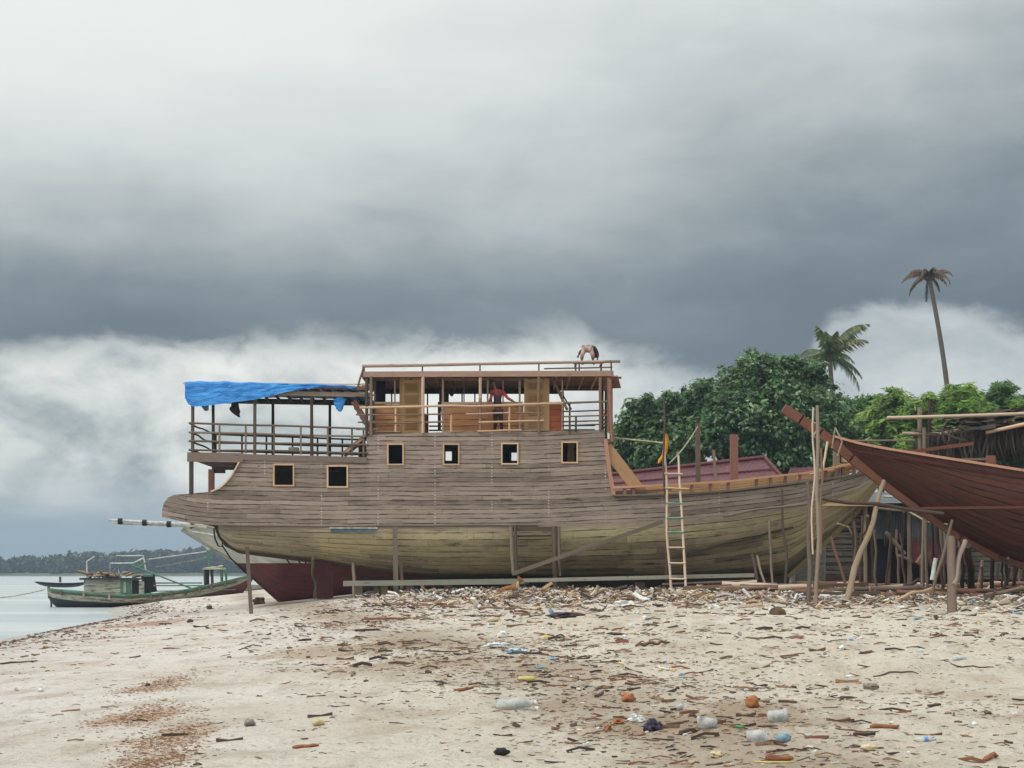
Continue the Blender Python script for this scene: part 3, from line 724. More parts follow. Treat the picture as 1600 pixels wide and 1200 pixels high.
# far wall of the cabin: panels with a wide opening above, posts between
for x0, x1 in ((592, 662), (696, 880)):
    a = W(x0, 632, CY); b = W(x1, 677, CY); m = MB(); m.beam((a.x, CF, (a.z+b.z)/2), (b.x, CF, (a.z+b.z)/2), .04, a.z-b.z); m.build('cabin_panel', orangewood, ship)
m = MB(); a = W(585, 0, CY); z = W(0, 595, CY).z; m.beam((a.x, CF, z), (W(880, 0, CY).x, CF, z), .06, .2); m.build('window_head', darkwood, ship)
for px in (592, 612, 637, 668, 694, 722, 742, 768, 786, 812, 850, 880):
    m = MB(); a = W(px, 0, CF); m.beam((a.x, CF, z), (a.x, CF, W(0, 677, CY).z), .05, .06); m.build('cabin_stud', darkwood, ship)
m = MB()
for k in range(5): a = W(588+k*3.2, 592, CY+.5+k*.05); m.beam(a, Vector((a.x, a.y, a.z-1.0)), .07, .05)
m.build('cabin_curtain', darkcloth, ship)
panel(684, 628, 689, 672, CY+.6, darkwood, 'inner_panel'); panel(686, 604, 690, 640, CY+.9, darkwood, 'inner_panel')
# near balustrade: crooked peeled poles
def pole(x0, y0, x1, y1, Y, r, mm, name='rail', off=None):
    m = MB(); m.stick(W(x0, y0, Y), W(x1, y1, Y), r, r*.85, bend=.004, segs=10); return m.build(name, mm, ship)
pole(562, 637, 700, 634, NR-.02, .045, palewood); pole(690, 634, 762, 634.5, NR-.02, .045, pinkw); pole(755, 634.5, 880, 630, NR-.02, .05, palewood); pole(872, 630, 955, 627, NR-.02, .04, postgrey)
pole(570, 648, 706, 647, NR-.02, .03, postbrown); pole(728, 647, 797, 645, NR-.02, .03, pinkw); pole(806, 645, 850, 646, NR-.02, .03, postbrown)
pole(565, 660, 628, 661, NR-.02, .03, postgrey); pole(606, 661, 700, 659, NR-.02, .032, postbrown); pole(748, 660, 850, 657, NR-.02, .035, palewood); pole(746, 674, 815, 672, NR-.02, .035, palewood)
for y0, y1, mm in ((643, 641, postdark), (651, 649, redbrown), (659, 657, postdark), (665, 663, postdark)):
    pole(878, y0, 952, y1, NR-.02, .028, mm)
for px, y0 in ((618, 637), (705, 647), (796, 632), (890, 630), (900, 650)):
    m = MB(); m.stick(W(px, y0, NR), W(px, 675, NR), .035, .035, bend=.01); m.build('baluster', palewood if px < 850 else postdark, ship)
for y in (648, 655, 662, 669):
    m = MB(); a = W(660, y, NR); b = W(940, y-1, NR); a.y = b.y = FRR+.1; m.stick(a, b, .03, bend=.002, segs=10); m.build('rail', postdark, ship)
    m = MB(); a = W(953, y-14, NR); m.stick(a, (a.x, FRR, a.z), .03, bend=.01); m.build('rail', postdark, ship)
for k in range(9):   # knotty post lashing on the fore corner
    pass
m = MB(); m.stick(W(953, 592, NR-.03), W(957, 690, NR-.03), .06, .07, bend=.02, segs=12); m.build('corner_post', redbrown, ship)

# bow bulwark
TR = [(958, 762), (1059, 757), (1142, 752), (1200, 745), (1268, 738), (1320, 727), (1345, 722)]
for far in (0, 1):
    m = MB()
    xs_ = list(range(958, 1346, 16))
    for p, q in zip(xs_, xs_[1:]): m.beam(nf(p, ip(p, TR), far), nf(q, ip(q, TR), far), .16, .075)
    m.build('bulwark_rail', M_wood('reddish_cap_rail', (168, 122, 88), (196, 150, 112), (110, 70, 50), grain=.6) if not far else postbrown, ship)
    for px in (976, 990, 1081, 1110, 1138, 1182, 1204, 1227, 1250, 1290, 1317, 1335):
        m = MB(); m.beam(nf(px, ip(px, TR)+1, far, .03), nf(px, ip(px, SHEER), far, .03), .1, .12); m.build('bulwark_stanchion', redbrown, ship)
    m = MB(); xs_ = list(range(958, 1372, 12))
    for p, q in zip(xs_, xs_[1:]): m.beam(nf(p, ip(p, SHEER)-.5, far, -.02), nf(q, ip(q, SHEER)-.5, far, -.02), .16, .06)
    m.build('cap_rail', postgrey, ship)
m = MB(); xs_ = list(range(1000, 1340, 14))
for k in range(3):
    for p, q in zip(xs_, xs_[1:]):
        oy = 4+4.3*k; 
        if ip(p, TR)+oy < ip(p, SHEER)-2: m.beam(NW(p, ip(p, TR)+oy, .18+.1*k), NW(q, ip(q, TR)+oy, .18+.1*k), .03, .08)
m.build('inner_bulwark_boards', newdeck, ship)
for k in range(7):
    m = MB(); x = 1010+k*46; m.beam(W(x, ip(x, TR)+6+random.uniform(-3, 3), YC-.8), W(x+random.uniform(40, 80), ip(x+40, TR)+4+random.uniform(-4, 3), YC-.4), .2, .05); m.build('loose_deck_board', newdeck, ship)
m = MB(); m.beam(W(1316, 716, YC-.6), W(1352, 722, YC-.1), .08, .25); m.beam(W(1310, 728, YC-.6), W(1350, 731, YC-.1), .08, .2); m.build('breasthook', newdeck, ship)
m = MB(); m.beam(W(957, 770, YC-2.3), W(1050, 765, YC-2.3), .06, .07); m.build('bulwark_rail', redbrown, ship)
m = MB(); a = W(1147, 679, YC-1.2); b = W(1147, 765, YC-1.2); m.beam(a, b, .26, .24); m.build('bitt_post', M_wood('bitt_wood', (112, 76, 66), (140, 100, 86)), ship)
m = MB(); m.beam(W(1307, 700, YC-.7), W(1306, 745, YC-.7), .2, .2); m.build('bitt_post', postgrey, ship)
# diagonal plank from the cabin deck to the foredeck
m = MB(); m.beam(W(946, 698, YC-2.35), W(1005, 775, YC-2.2), .06, .42); m.build('diagonal_plank', M_wood('leaning_tan_plank', (160, 126, 90), (186, 152, 112), grain=.5), ship)
m = MB(); m.beam(W(940, 690, YC-2.38), W(957, 690, YC-2.38), .1, .06); m.box(W(951, 700, YC-2.2), (.25, .3, .6)); m.build('corner_knee', redbrown, ship)
m = MB(); m.beam(W(1090, 662, YC+.6), W(1091, 765, YC+.6), .16, .16); m.build('bitt_post', postgrey, ship)
m = MB(); m.beam(W(1115, 703, YC+.8), W(1119, 765, YC+.8), .1, .1); m.build('bitt_post', postgrey, ship)
m = MB(); m.beam(W(508, 874, YC-.1), W(508, 936, YC-.1), .56, .1); m.build('rudder', maroonpaint, ship)

# ---------------------------------------------------------------- things hanging on the ship
def tarp():
    m = MB(); nu, nv = 60, 30
    top = [(289, 596), (330, 596), (500, 600), (556, 604)]; bot = [(289, 622), (293, 631), (302, 636), (340, 632), (400, 624), (450, 612), (500, 605), (556, 607)]
    vs = []; uv = []
    for i in range(nu+1):
        px = 289+(556-289)*i/nu
        for j in range(nv+1):
            t = j/nv
            if t < .55:      # lies over the canopy, from far side to near side
                k = t/.55; a = nf(px, ip(px, top), 1); b = NW(px, ip(px, top), -.06); a.z = b.z
                p = a.lerp(b, k); p.z += .16*math.sin(math.pi*k)+.05*mn.noise(Vector((px*.05, k*5, 3)))
            else:
                k = (t-.55)/.45; y0 = ip(px, top); y1 = max(ip(px, bot), y0+1.5)
                p = NW(px, y0+(y1-y0)*k, -.06-.05*k); wv = mn.noise(Vector((px*.07+k*1.5, k*3.5, 7)))+.6*mn.noise(Vector((px*.03+k*3, k*7, 1)))
                wv2 = mn.noise(Vector((px*.16+k*5, k*4-px*.05, 17))); p.y += .04*wv+.035*wv2; p.z += .006*wv
            vs.append(p); uv.append((p.x, p.z+p.y*.5))
    n = nv+1; fs = [(i*n+j, i*n+j+1, (i+1)*n+j+1, (i+1)*n+j) for i in range(nu) for j in range(nv)]
    m.add(vs, fs, [[uv[k] for k in f] for f in fs], 0, True)
    # end flap closing the aft side
    e = [vs[j] for j in range(n)]; k0 = int(.55*nv)
    low = [Vector((p.x-.03, p.y, e[-1].z+.12*mn.noise(Vector((p.y, 2, 2))))) for p in e[:k0+1]]
    o = e[:k0+1]+low; m.add(o, [(i, i+1, k0+2+i, k0+1+i) for i in range(k0)], None, 0, True)
    ob = m.build('tarpaulin', tarpm, label='bright blue tarpaulin draped over the canopy of the aft deck', cat='tarpaulin')
    return ob
tarp()
def cloth(name, pts, wd, mat_, label, cat, amp=.05, deep=.05):
    """hanging cloth: pts=(px,py,halfwidth px) down its length at depth Y"""
    m = MB(); nu = 12; vs = []
    Y = wd
    for i in range(len(pts)*3-2):
        k = i/3; a = pts[int(k)]; b = pts[min(int(k)+1, len(pts)-1)]; f = k-int(k)
        px, py, hw = [a[c]+(b[c]-a[c])*f for c in range(3)]
        for j in range(nu):
            an = 2*math.pi*j/nu; r = 1+.3*mn.noise(Vector((j*1.3, i*.4, hw)))
            p = W(px+hw*r*math.cos(an), py, Y); p.y += deep*math.sin(an)*r+amp*mn.noise(Vector((i*.6, j*.9, 4))); vs.append(p)
    n = nu; R_ = len(pts)*3-2
    fs = [(i*n+j, i*n+(j+1) % n, (i+1)*n+(j+1) % n, (i+1)*n+j) for i in range(R_-1) for j in range(n)]+[tuple(range(n)), tuple((R_-1)*n+j for j in range(n))]
    m.add(vs, fs, None, 0, True); return m.build(name, mat_, label=label, cat=cat)
cloth('blue_cloth', [(531, 619, 4), (531, 624, 10), (530, 632, 8), (531, 639, 5), (531, 643, 2)], YC-2.3, tarpm, 'small blue sheet end hanging below the canopy near the stair', 'sheet')
cloth('blue_cloth', [(500, 603, 2), (520, 605, 3), (540, 604, 3), (552, 609, 2)], YC-2.48, tarpm, 'thin blue strip bunched along the canopy edge beyond the tarpaulin', 'sheet')
cloth('black_bag', [(367, 628, 3), (367, 632, 6), (367, 640, 8), (369, 646, 6), (374, 652, 1)], YC-2.0, darkcloth, 'black bag hanging under the blue tarpaulin', 'bag')
cloth('yellow_cloth', [(1040, 677, 2), (1041, 686, 4), (1040, 698, 4), (1038, 710, 4), (1032, 718, 3), (1029, 724, 2)], YC-2.75, yellowcloth, 'orange yellow cloth hanging from the pole above the ladder', 'cloth')
m = MB(); m.box(W(459, 702, YC-2.2), (.32, .3, .12)); m.build('green_box', M_plain('grey_green_box', (120, 130, 112)), label='small grey green box standing on the aft deck behind the railing', cat='box')

# ---------------------------------------------------------------- props and scaffolding
PG = 'wooden props and scaffold poles around the ships'
def prop(x0, y0, Y0, x1, y1, r, mm, label, name='prop_post', Y1=None, r1=None, sq=False, foot=True, cat='post', bend=.012, group=PG):
    m = MB(); a = W(x0, y0, Y0)
    if name in ('prop_post', 'log', 'scaffold_pole') and r < .119: r *= .76; r1 = r1*.8 if r1 else None; bend = max(bend, .018)
    if foot:
        b = gp(x1, y1) if Y1 is None else W(x1, y1, Y1)
        if Y1 is not None: b.z = gh(b.x, b.y)
        b.z -= .12
    else: b = W(x1, y1, Y1 or Y0)
    if sq: m.beam(a, b, r*2, (r1 or r)*2, jit=.01)
    else: m.stick(a, b, r if not foot else r*.85, r if r1 is None else r1, bend=bend, segs=9)
    return m.build(name, mm, label=label, cat=cat, group=group)
prop(386, 857, 54.5, 393, 960, .075, postdark, 'thin dark post alone on open sand under the stern overhang', sq=True)
prop(489, 872, 55.3, 492, 936, .085, postgrey, 'short grey post in front of the maroon hull')
prop(552, 880, 55.2, 554, 930, .09, postgrey, 'short grey post at the left end of the long timber', Y1=54.6)
prop(617, 824, 54.35, 619, 930, .10, postgrey, 'tall grey post against the yellow paint below the third window', Y1=53.9, sq=True)
prop(627, 882, 54.4, 629, 929, .09, postgrey, 'short thick post right beside the tall grey post under the ship', Y1=53.7)
prop(1037, 618, 54.0, 1043, 926, .05, postdark, 'thin dark pole standing behind the bamboo ladder', Y1=53.6)
prop(1222, 765, 54.4, 1228, 932, .065, postdark, 'thin dark pole against the bow, between the stub props and the tall pair', Y1=52.5)
prop(1202, 812, 54.6, 1208, 925, .06, postgrey, 'greyish pole left of the thin dark pole at the bow', Y1=53)
prop(1175, 866, 54.6, 1190, 928, .075, postdark, 'left one of two short tilted props under the bow', Y1=53)
prop(1183, 868, 54.6, 1199, 929, .06, postgrey, 'right one of two short tilted props under the bow', Y1=52.8)
prop(1262, 755, 48, 1263, 944, .085, postdark, 'dark thick pole left in the tall scaffold bundle before the bow')
prop(1271, 637, 44, 1270, 866, .035, bamboo, 'slender pale bamboo lashed to the tall scaffold bundle', Y1=43.9, foot=False)
prop(1277, 634, 43.9, 1275, 944, .075, postgrey, 'tallest grey brown pole carrying the tip of the red stem')
prop(1283, 700, 44.3, 1283, 866, .04, postbrown, 'thin brown pole on the right of the scaffold bundle', Y1=44.3, foot=False)
prop(1381, 752, 46, 1318, 943, .12*.85, M_wood('pale_brown_log', (122, 104, 84), (160, 140, 114)), 'long pale log leaning steeply between the two bows', r1=.12)
prop(1285, 779, 45.6, 1475, 803, .07, postdark, 'dark horizontal pole tied across under the red bow', Y1=44.6, foot=False, name='scaffold_pole', cat='pole')
prop(1372, 794, 46.6, 1465, 802, .05, postgrey, 'shorter grey horizontal pole just below the dark one under the red bow', Y1=46.2, foot=False, name='scaffold_pole', cat='pole')
prop(1130, 807, 54.1, 1264, 787, .05, postgrey, 'slightly rising pole fixed along the olive bow planking', Y1=52, foot=False, name='scaffold_pole', cat='pole')
prop(1309, 818, 52, 1331, 888, .045, palewood, 'thin pale stick leaning under the olive stem')
prop(1299, 838, 54, 1326, 925, .07, postbrown, 'brown prop leaning behind the thin pale stick under the stem')
prop(1486, 842, 41.5, 1488, 957, .12, M_wood('stout_post', (76, 63, 52), (110, 94, 78)), 'stout weathered post nearest to the viewer under the red hull', r1=.12)
prop(1508, 846, 42, 1490, 915, .085, postgrey, 'forked grey arm leaning onto the stout post', Y1=39.2, foot=False)
prop(1488, 812, 43.5, 1452, 940, .06, postgrey, 'thin grey pole crossing behind the stout post')
prop(1462, 872, 42.2, 1456, 906, .055, whitemetal, 'short white pipe leaning left of the stout post', Y1=42.2, foot=False, name='pipe', cat='pipe')
prop(1512, 852, 46, 1522, 928, .12, postdark, 'thick dark prop right behind the stout post')
prop(1500, 868, 46.5, 1508, 928, .06, postdark, 'thin dark prop between the stout and the thick dark post')
prop(1575, 872, 46, 1577, 926, .07, postgrey, 'grey post under the red keel near the right edge')
prop(1567, 876, 46.5, 1569, 922, .05, postdark, 'small dark post beside the grey one under the red keel')
prop(1356, 806, 56, 1359, 912, .08, postbrown, 'brown post just right of the long leaning log, behind it')
prop(1388, 790, 54, 1394, 912, .085, postdark, 'dark bent post below the horizontal poles under the red bow')
prop(1412, 800, 55, 1415, 915, .06, postdark, 'thin dark post right of the bent dark post')
prop(1424, 796, 56, 1423, 880, .10, postgrey, 'broad grey post before the sheet metal wall')
prop(1384, 832, 54, 1414, 866, .07, postgrey, 'short slanting grey brace between two dark posts', Y1=54, foot=False, name='brace', cat='brace')
prop(1436, 905, 50, 1400, 925, .08, postdark, 'low crooked log resting between the dark posts', name='log', cat='log')
prop(1405, 868, 55, 1470, 895, .08, postgrey, 'fallen grey branch sloping down to the right under the red bow', name='log', cat='log')
prop(1540, 930, 44, 1620, 912, .07, postgrey, 'curved grey branch on the ground near the right edge', Y1=44, foot=False, name='log', cat='log', bend=.04)
prop(1400, 938, 42, 1462, 918, .06, palewood, 'pale plank edge on the ground left of the stout post', Y1=45, foot=False, name='log', cat='log')
prop(1436, 882, 52, 1450, 862, .12, redbrown, 'reddish timber offcut standing upright behind the white pipe', Y1=52, foot=False, name='offcut', cat='timber', sq=True)
prop(1458, 866, 51, 1461, 888, .10, darkwood, 'dark timber offcut behind the white pipe', Y1=51, foot=False, name='offcut', cat='timber', sq=True)
random.seed(77)
for k in range(26):
    px = 1325+k*11+random.uniform(-7, 7); Yk = random.uniform(48.5, 58); top = random.uniform(800, 862) if px < 1500 else random.uniform(872, 890)
    x = (px-800)*Yk/F; m = MB(); a = W(px+random.uniform(-9, 9), top, Yk); m.stick(a, (x, Yk+random.uniform(-.5, .5), gh(x, Yk)-.1), random.uniform(.035, .06), bend=.03); m.build('thin_prop', random.choice([postdark, darkwood, postgrey]), label='thin dark prop in the tangle below the red hull', cat='post', group='thin props tangled below the red hull')
# staging frame against the hull
tr = thing('staging_frame', (W(836, 900, 54).x, 53.9, 1.3), 'dark timber frame with two pairs of legs against the yellow planking', 'frame')
for x0, x1, y1, mm, r in ((798, 802, 896, postgrey, .07), (805, 807, 896, postdark, .055), (866, 868, 927, postdark, .10), (873, 875, 900, postgrey, .06)):
    m = MB(); m.stick(W(x0, 823, 54.3), W(x1, y1, 53.9), r, bend=.008); m.build('leg', mm, tr)
m = MB(); m.beam(W(797, 827, 54.4), W(872, 826, 54.4), .1, .14); m.build('crossbar', postdark, tr)
m = MB(); m.beam(W(799, 838, 54.4), W(868, 837, 54.4), .06, .06); m.build('crossbar', darkwood, tr)
prop(800, 897, 53.7, 1036, 815, .07, postgrey, 'long slanting plank from the staging frame up to the ladder', Y1=53.9, foot=False, sq=True, name='slanting_plank', cat='plank')
# long ground timbers with blocks
gt = thing('ground_timber', (W(680, 915, 53.6).x, 53.6, 1.2), 'long pale grey timber lying along the foot of the ship, left half', 'timber')
m = MB(); m.beam(W(537, 912, 53.6), W(826, 908, 53.6), .25, .18, jit=.01); m.build('beam', M_wood('greenish_grey_timber', (120, 120, 108), (150, 150, 134)), gt)
for x in (560, 590, 600, 640, 700): m = MB(); p = W(x, 915, 53.9); m.beam(p, (p.x, p.y, gh(p.x, p.y)-.1), .25, .3); m.build('block', postgrey, gt)
gt = thing('ground_timber', (W(1000, 905, 53.4).x, 53.4, 1.2), 'long pale grey timber lying along the foot of the ship, right half', 'timber')
m = MB(); m.beam(W(818, 907, 53.4), W(1178, 899, 53.4), .25, .13, jit=.01); m.build('beam', M_wood('greenish_grey_timber', (128, 126, 112), (156, 154, 138)), gt)
m = MB(); m.beam(W(1035, 913, 53.2), W(1180, 907, 53.2), .2, .06, jit=.01); m.build('batten', postgrey, gt)
for x in (880, 1000, 1120): m = MB(); p = W(x, 910, 53.7); m.beam(p, (p.x, p.y, gh(p.x, p.y)-.1), .3, .3); m.build('block', postgrey, gt)
# bamboo ladder
ft = gp(1049, 931); ft.y = min(ft.y, 53.2)
ld = thing('ladder', (W(1060, 930, 53).x, 52.9, gh(5.4, 52.9)), 'bamboo ladder with green painted rungs leaning on the ship side', 'ladder')
la = (W(1037, 690, 54.1), W(1049, 931, 52.8)); lb = (W(1060, 712, 54.1), W(1072, 927, 52.8))
for p, q in (la, lb): m = MB(); m.stick(p, q, .038, .045, bend=.008, segs=12); m.build('side_rail', bamboo, ld)
gr = M_plain('green_rung_paint', (110, 164, 140), (90, 134, 112))
for y, xe, mm in ((741, 1066, palewood), (764, 1076, palewood), (788, 0, gr), (811, 0, gr), (833, 0, gr), (857, 0, bamboo), (881, 0, bamboo), (905, 0, bamboo)):
    ta = (y-690)/241; tb = (y-712)/215; a = la[0].lerp(la[1], ta); b = lb[0].lerp(lb[1], tb); e = (b-a)*.08
    m = MB(); m.stick(a-e+Vector((0, -.03, 0)), (b+e if not xe else W(xe, y, b.y))+Vector((0, -.03, 0)), .032, .032, bend=.008); m.build('rung', mm, ld)
def rope(pts, r, label, mm=ropem, name='rope', sag=0):
    P = [W(*p) for p in pts]; out = []
    for a, b in zip(P, P[1:]):
        for k in range(8): t = k/8; v = a.lerp(b, t); v.z -= sag*math.sin(math.pi*t); out.append(v)
    out.append(P[-1]); m = MB(); m.tube(out, r, 5); return m.build(name, mm, label=label, cat='rope')
rope([(958, 684, 55), (1036, 692, 54)], .03, 'pale line running from the cabin corner to the ladder pole')
rope([(1090, 667, 57.4), (1046, 724, 54.6)], .028, 'greenish line slanting down from the deck post to the ladder', sag=.1)
rope([(1418, 798, 50), (1448, 815, 49), (1480, 819, 46)], .03, 'pale rope sagging under the red bow')
rope([(1300, 700, 45.5), (1305, 668, 45.3), (1316, 690, 45.2), (1309, 712, 45.4)], .025, 'loop of pale rope on the red stem')
rope([(1273, 660, 43.8), (1281, 668, 44), (1271, 680, 43.8), (1281, 690, 44)], .025, 'rope lashing round the tall pole and the red stem')
m = MB(); m.stick(W(1293, 690, 46), W(1285, 740, 46), .04); m.build('stick', bamboo, label='short bamboo stick hanging below the rope loop', cat='stick')

# ---------------------------------------------------------------- white and maroon ship behind the stern
def M_zpaint(name, z, hi, lo, wav=.0):
    g = G(name); uv = g.tc('UV'); geo = g.n('ShaderNodeNewGeometry'); zz = g.sep(geo.outputs['Position'])[2]; n = g.noise(g.map(uv, (1, 6, 1)), 1.3, 5, .65); u, v, _ = g.sep(uv)
    a = g.mix(g.mr(n, .4, .66), srgb(*hi), srgb(*[c*.78 for c in hi])); b = g.mix(g.mr(n, .35, .7), srgb(*lo), srgb(*[c*.68 for c in lo]))
    col = g.mix(g.mr(zz, z-.01, z+.01), b, a); fr = g.m_('FRACT', g.m_('DIVIDE', v, .17)); dd = g.m_('MINIMUM', fr, g.m_('SUBTRACT', 1., fr)); s_ = g.m_('SUBTRACT', 1., g.mr(dd, .01, .06))
    col = g.mix(g.m_('MULTIPLY', s_, .3), col, srgb(60, 50, 46)); g.bump(g.m_('SUBTRACT', g.m_('MULTIPLY', n, .3), s_), .4, .01)
    return g.fin(col, .55, Specular_IOR_Level=.4)
Y2 = 64.
B2 = [(286, .04), (330, .45), (380, .95), (450, 1.5), (560, 2.0), (760, 2.1)]
K2 = [(284, 828), (300, 838), (330, 856), (375, 883), (405, 911), (440, 942), (700, 938), (760, 925)]
T2 = [(284, 821), (345, 824), (560, 836), (760, 836)]
ws = thing('white_ship', (W(520, 0, Y2).x, Y2, .8), 'white ship with maroon bottom and long bowsprit, beached behind the big stern', 'ship')
hull(Y2, B2, T2, K2, list(range(286, 761, 10)), pq=lambda px: (1.5, 1.3)).build('hull', M_zpaint('white_over_maroon', 2.33, (196, 198, 186), (96, 38, 42)), ws)
m = MB(); pts = [(x, ip(x, K2)) for x in (284, 300, 330, 375, 405, 440)]
for p, q in zip(pts, pts[1:]): m.beam(W(*p, Y2), W(*q, Y2), .16, .12)
m.build('stem', M_zpaint('stem_paint', 2.33, (150, 150, 140), (80, 34, 36)), ws)
def strake(T, dy, w_, h_, mm, name, par, YC_, B_, x0, x1, st=12):
    m = MB()
    for p in range(x0, x1, st):
        q = min(p+st, x1); m.beam(W(p, ip(p, T)+dy(p), YC_-ip(p, B_)-.02), W(q, ip(q, T)+dy(q), YC_-ip(q, B_)-.02), w_, h_)
    m.build(name, mm, par)
strake(T2, lambda p: 0, .12, .1, boatwhite, 'gunwale', ws, Y2, B2, 288, 560)
strake(T2, lambda p: 7+(p-286)*.10, .05, .05, whitemetal, 'wale', ws, Y2, B2, 300, 480)
m = MB(); a = W(560, 836, Y2); m.add([Vector((W(286, 0, Y2).x, Y2, a.z+.2)), Vector((W(560, 0, Y2).x, Y2-1.9, a.z)), Vector((W(760, 0, Y2).x, Y2-2, a.z)), Vector((W(760, 0, Y2).x, Y2+2, a.z)), Vector((W(560, 0, Y2).x, Y2+1.9, a.z))], [(0, 1, 2, 3, 4)]); m.build('deck', postgrey, ws)
m = MB(); m.stick(W(170, 812.5, Y2-.1), W(330, 822, Y2-.1), .05, .1, bend=.001, segs=12); m.build('bowsprit', whitemetal, ws)
m = MB(); m.stick(W(176, 818, Y2), W(304, 823, Y2), .03, .04, bend=.002, segs=12); m.build('bowsprit_rail', whitemetal, ws)
for x in (188, 226, 264, 301): m = MB(); y = 812.5+(x-170)*.06+1; p = W(x, y, Y2-.1); m.tube([p-Vector((.08, 0, 0)), p+Vector((.08, 0, 0))], .13, 10); m.build('ring', blackm, ws)
m = MB(); m.tube([W(334, 826, 63), W(336, 842, 62.9), (W(341, 853, 62.9)), W(347, 854, 62.9), W(348, 842, 62.9), W(343, 826, 63)], .035, 6); m.build('mooring_line', blackm, ws)
m = MB(); m.tube([W(347, 852, 62.9), W(360, 872, 63.5), W(386, 897, 63.9)], .03, 6); m.build('mooring_line', blackm, ws)
for x in (448, 465, 474): m = MB(); m.beam(W(x, 874, Y2-1.6), W(x+5, 881, Y2-1.6), .02, .05); m.build('draught_mark', blackm, ws)

# ---------------------------------------------------------------- fishing boat at the water's edge
Y3 = 90.
B3 = [(75, .55), (90, .85), (130, 1.2), (220, 1.4), (300, 1.15), (350, .7), (385, .2), (397, .03)]
T3 = [(75, 920), (120, 925), (190, 930), (240, 928), (289, 922), (341, 911), (388, 900), (397, 900)]
K3 = [(75, 936), (86, 948), (130, 952), (300, 951), (345, 944), (375, 932), (390, 914), (397, 903)]
def M_fb():
    g = G('weathered_fishing_boat_paint'); uv = g.tc('UV'); u, v, _ = g.sep(uv); n = g.noise(g.map(uv, (1.2, 5, 1)), 1.2, 6, .7); n2 = g.noise(g.map(uv, (5, 3, 1)), 1., 5, .7)
    wt = g.mix(g.mr(n, .42, .6), srgb(196, 194, 176), srgb(112, 100, 80)); grn = g.mix(g.mr(n, .42, .56), srgb(74, 128, 100), srgb(140, 134, 112))
    dk = g.mix(g.mr(u, -20.5, -19.5), srgb(44, 50, 58), srgb(92, 42, 46)); dk = g.mix(g.mr(n, .52, .66, 0, .7), dk, srgb(60, 58, 50))
    col = g.mix(g.mr(v, .22, .26), grn, wt); col = g.mix(g.m_('MULTIPLY', g.mr(u, -19, -17.4), .55), col, grn)
    lim = g.mr(u, -26, -17, .95, .75, False); d_ = g.m_('SUBTRACT', v, lim); col = g.mix(g.mr(d_, 0, .05), col, dk); col = g.mix(g.mr(n2, .6, .68, 0, .8), col, srgb(52, 46, 38))
    g.bump(n, .4, .02); return g.fin(col, .6)
fbt = thing('fishing_boat', (W(235, 0, Y3).x, Y3, 0), 'worn green and white fishing boat with small cabin, aground at the water edge', 'boat')
FB = M_fb(); hull(Y3, B3, T3, K3, list(range(75, 398, 7)), pq=lambda px: (1.9, 1.5)).build('hull', FB, fbt)
strake(T3, lambda p: 0, .16, .09, boatgreen, 'gunwale', fbt, Y3, B3, 75, 396)
strake(T3, lambda p: 4.5, .06, .05, barkm, 'fender_strake', fbt, Y3, B3, 80, 370)
for x in (96, 131, 171, 236, 252, 268, 290, 312, 330, 352): m = MB(); m.beam(W(x, ip(x, T3)-1, Y3-ip(x, B3)-.08), W(x, ip(x, T3)+8, Y3-ip(x, B3)-.06), .12, .1); m.build('fender', M_plain('pale_fender', (190, 184, 164), (120, 104, 84), sc_=3) if x % 2 else barkm, fbt)
m = MB(); m.beam(W(92, 927, Y3), W(370, 921, Y3), 1.3, .05); m.build('deck', postgrey, fbt)
y = Y3-1.0
def fbbox(x0, y0, x1, y1, Ya, Yb, mm, name):
    a = W(x0, y0, Ya); b = W(x1, y1, Ya); m = MB(); m.beam((a.x, (Ya+Yb)/2, (a.z+b.z)/2), (b.x, (Ya+Yb)/2, (a.z+b.z)/2), Yb-Ya, a.z-b.z); return m.build(name, mm, fbt)
fbbox(131, 906, 206, 930, Y3-.9, Y3+.9, boatwhite, 'cabin'); fbbox(188, 907, 204, 929, Y3-.95, Y3-.9, boatgreen, 'green_panel')
fbbox(193, 909, 197, 927, Y3-.98, Y3-.95, boatwhite, 'panel_board'); fbbox(205, 908, 217, 928, Y3-.85, Y3+.8, blackm, 'doorway'); fbbox(217, 908, 225, 928, Y3-.9, Y3+.85, boatwhite, 'cabin_post')
m = MB(); m.beam(W(231, 899, Y3-.6), W(235, 926, Y3-.6), .7, .3, up=(0, 1, 0)); m.build('dark_panel', blackm, fbt)
fbbox(124, 903, 224, 906, Y3-1.15, Y3+1.1, boatdark, 'cabin_roof'); fbbox(224, 898, 238, 901, Y3-.9, Y3+.9, boatgreen, 'roof_visor')
m = MB()
for k in range(26): x = random.uniform(138, 222); a = W(x, 902-random.uniform(0, 7), Y3+random.uniform(-.9, .6)); m.stick(a, a+Vector((random.uniform(-.8, .8), random.uniform(-.3, .3), random.uniform(-.1, .2))), random.uniform(.05, .11), bend=.05, n=6, segs=3)
m.build('nets', M_plain('brown_nets', (168, 150, 120), (92, 72, 54), sc_=3), fbt)
def fbp(pts, r, mm, name): m = MB(); m.tube([W(a, b, Y3+c) for a, b, c in pts], r, 6); m.build(name, mm, fbt)
fbp([(136, 903, -.5), (136, 877, -.5), (147, 870, -.5)], .05, whitemetal, 'pipe_frame')
fbp([(172, 900, -.7), (172, 880, -.7), (208, 880, -.7), (224, 872, -.7)], .045, whitemetal, 'pipe_frame')
fbp([(186, 898, .6), (182, 869, .6), (224, 868, .6), (228, 892, .6)], .045, whitemetal, 'pipe_frame')
fbp([(208, 884, -.8), (306, 922, -.9)], .05, boatgreen, 'green_spar'); fbp([(212, 890, -.7), (231, 877, -.7)], .05, boatgreen, 'green_spar')
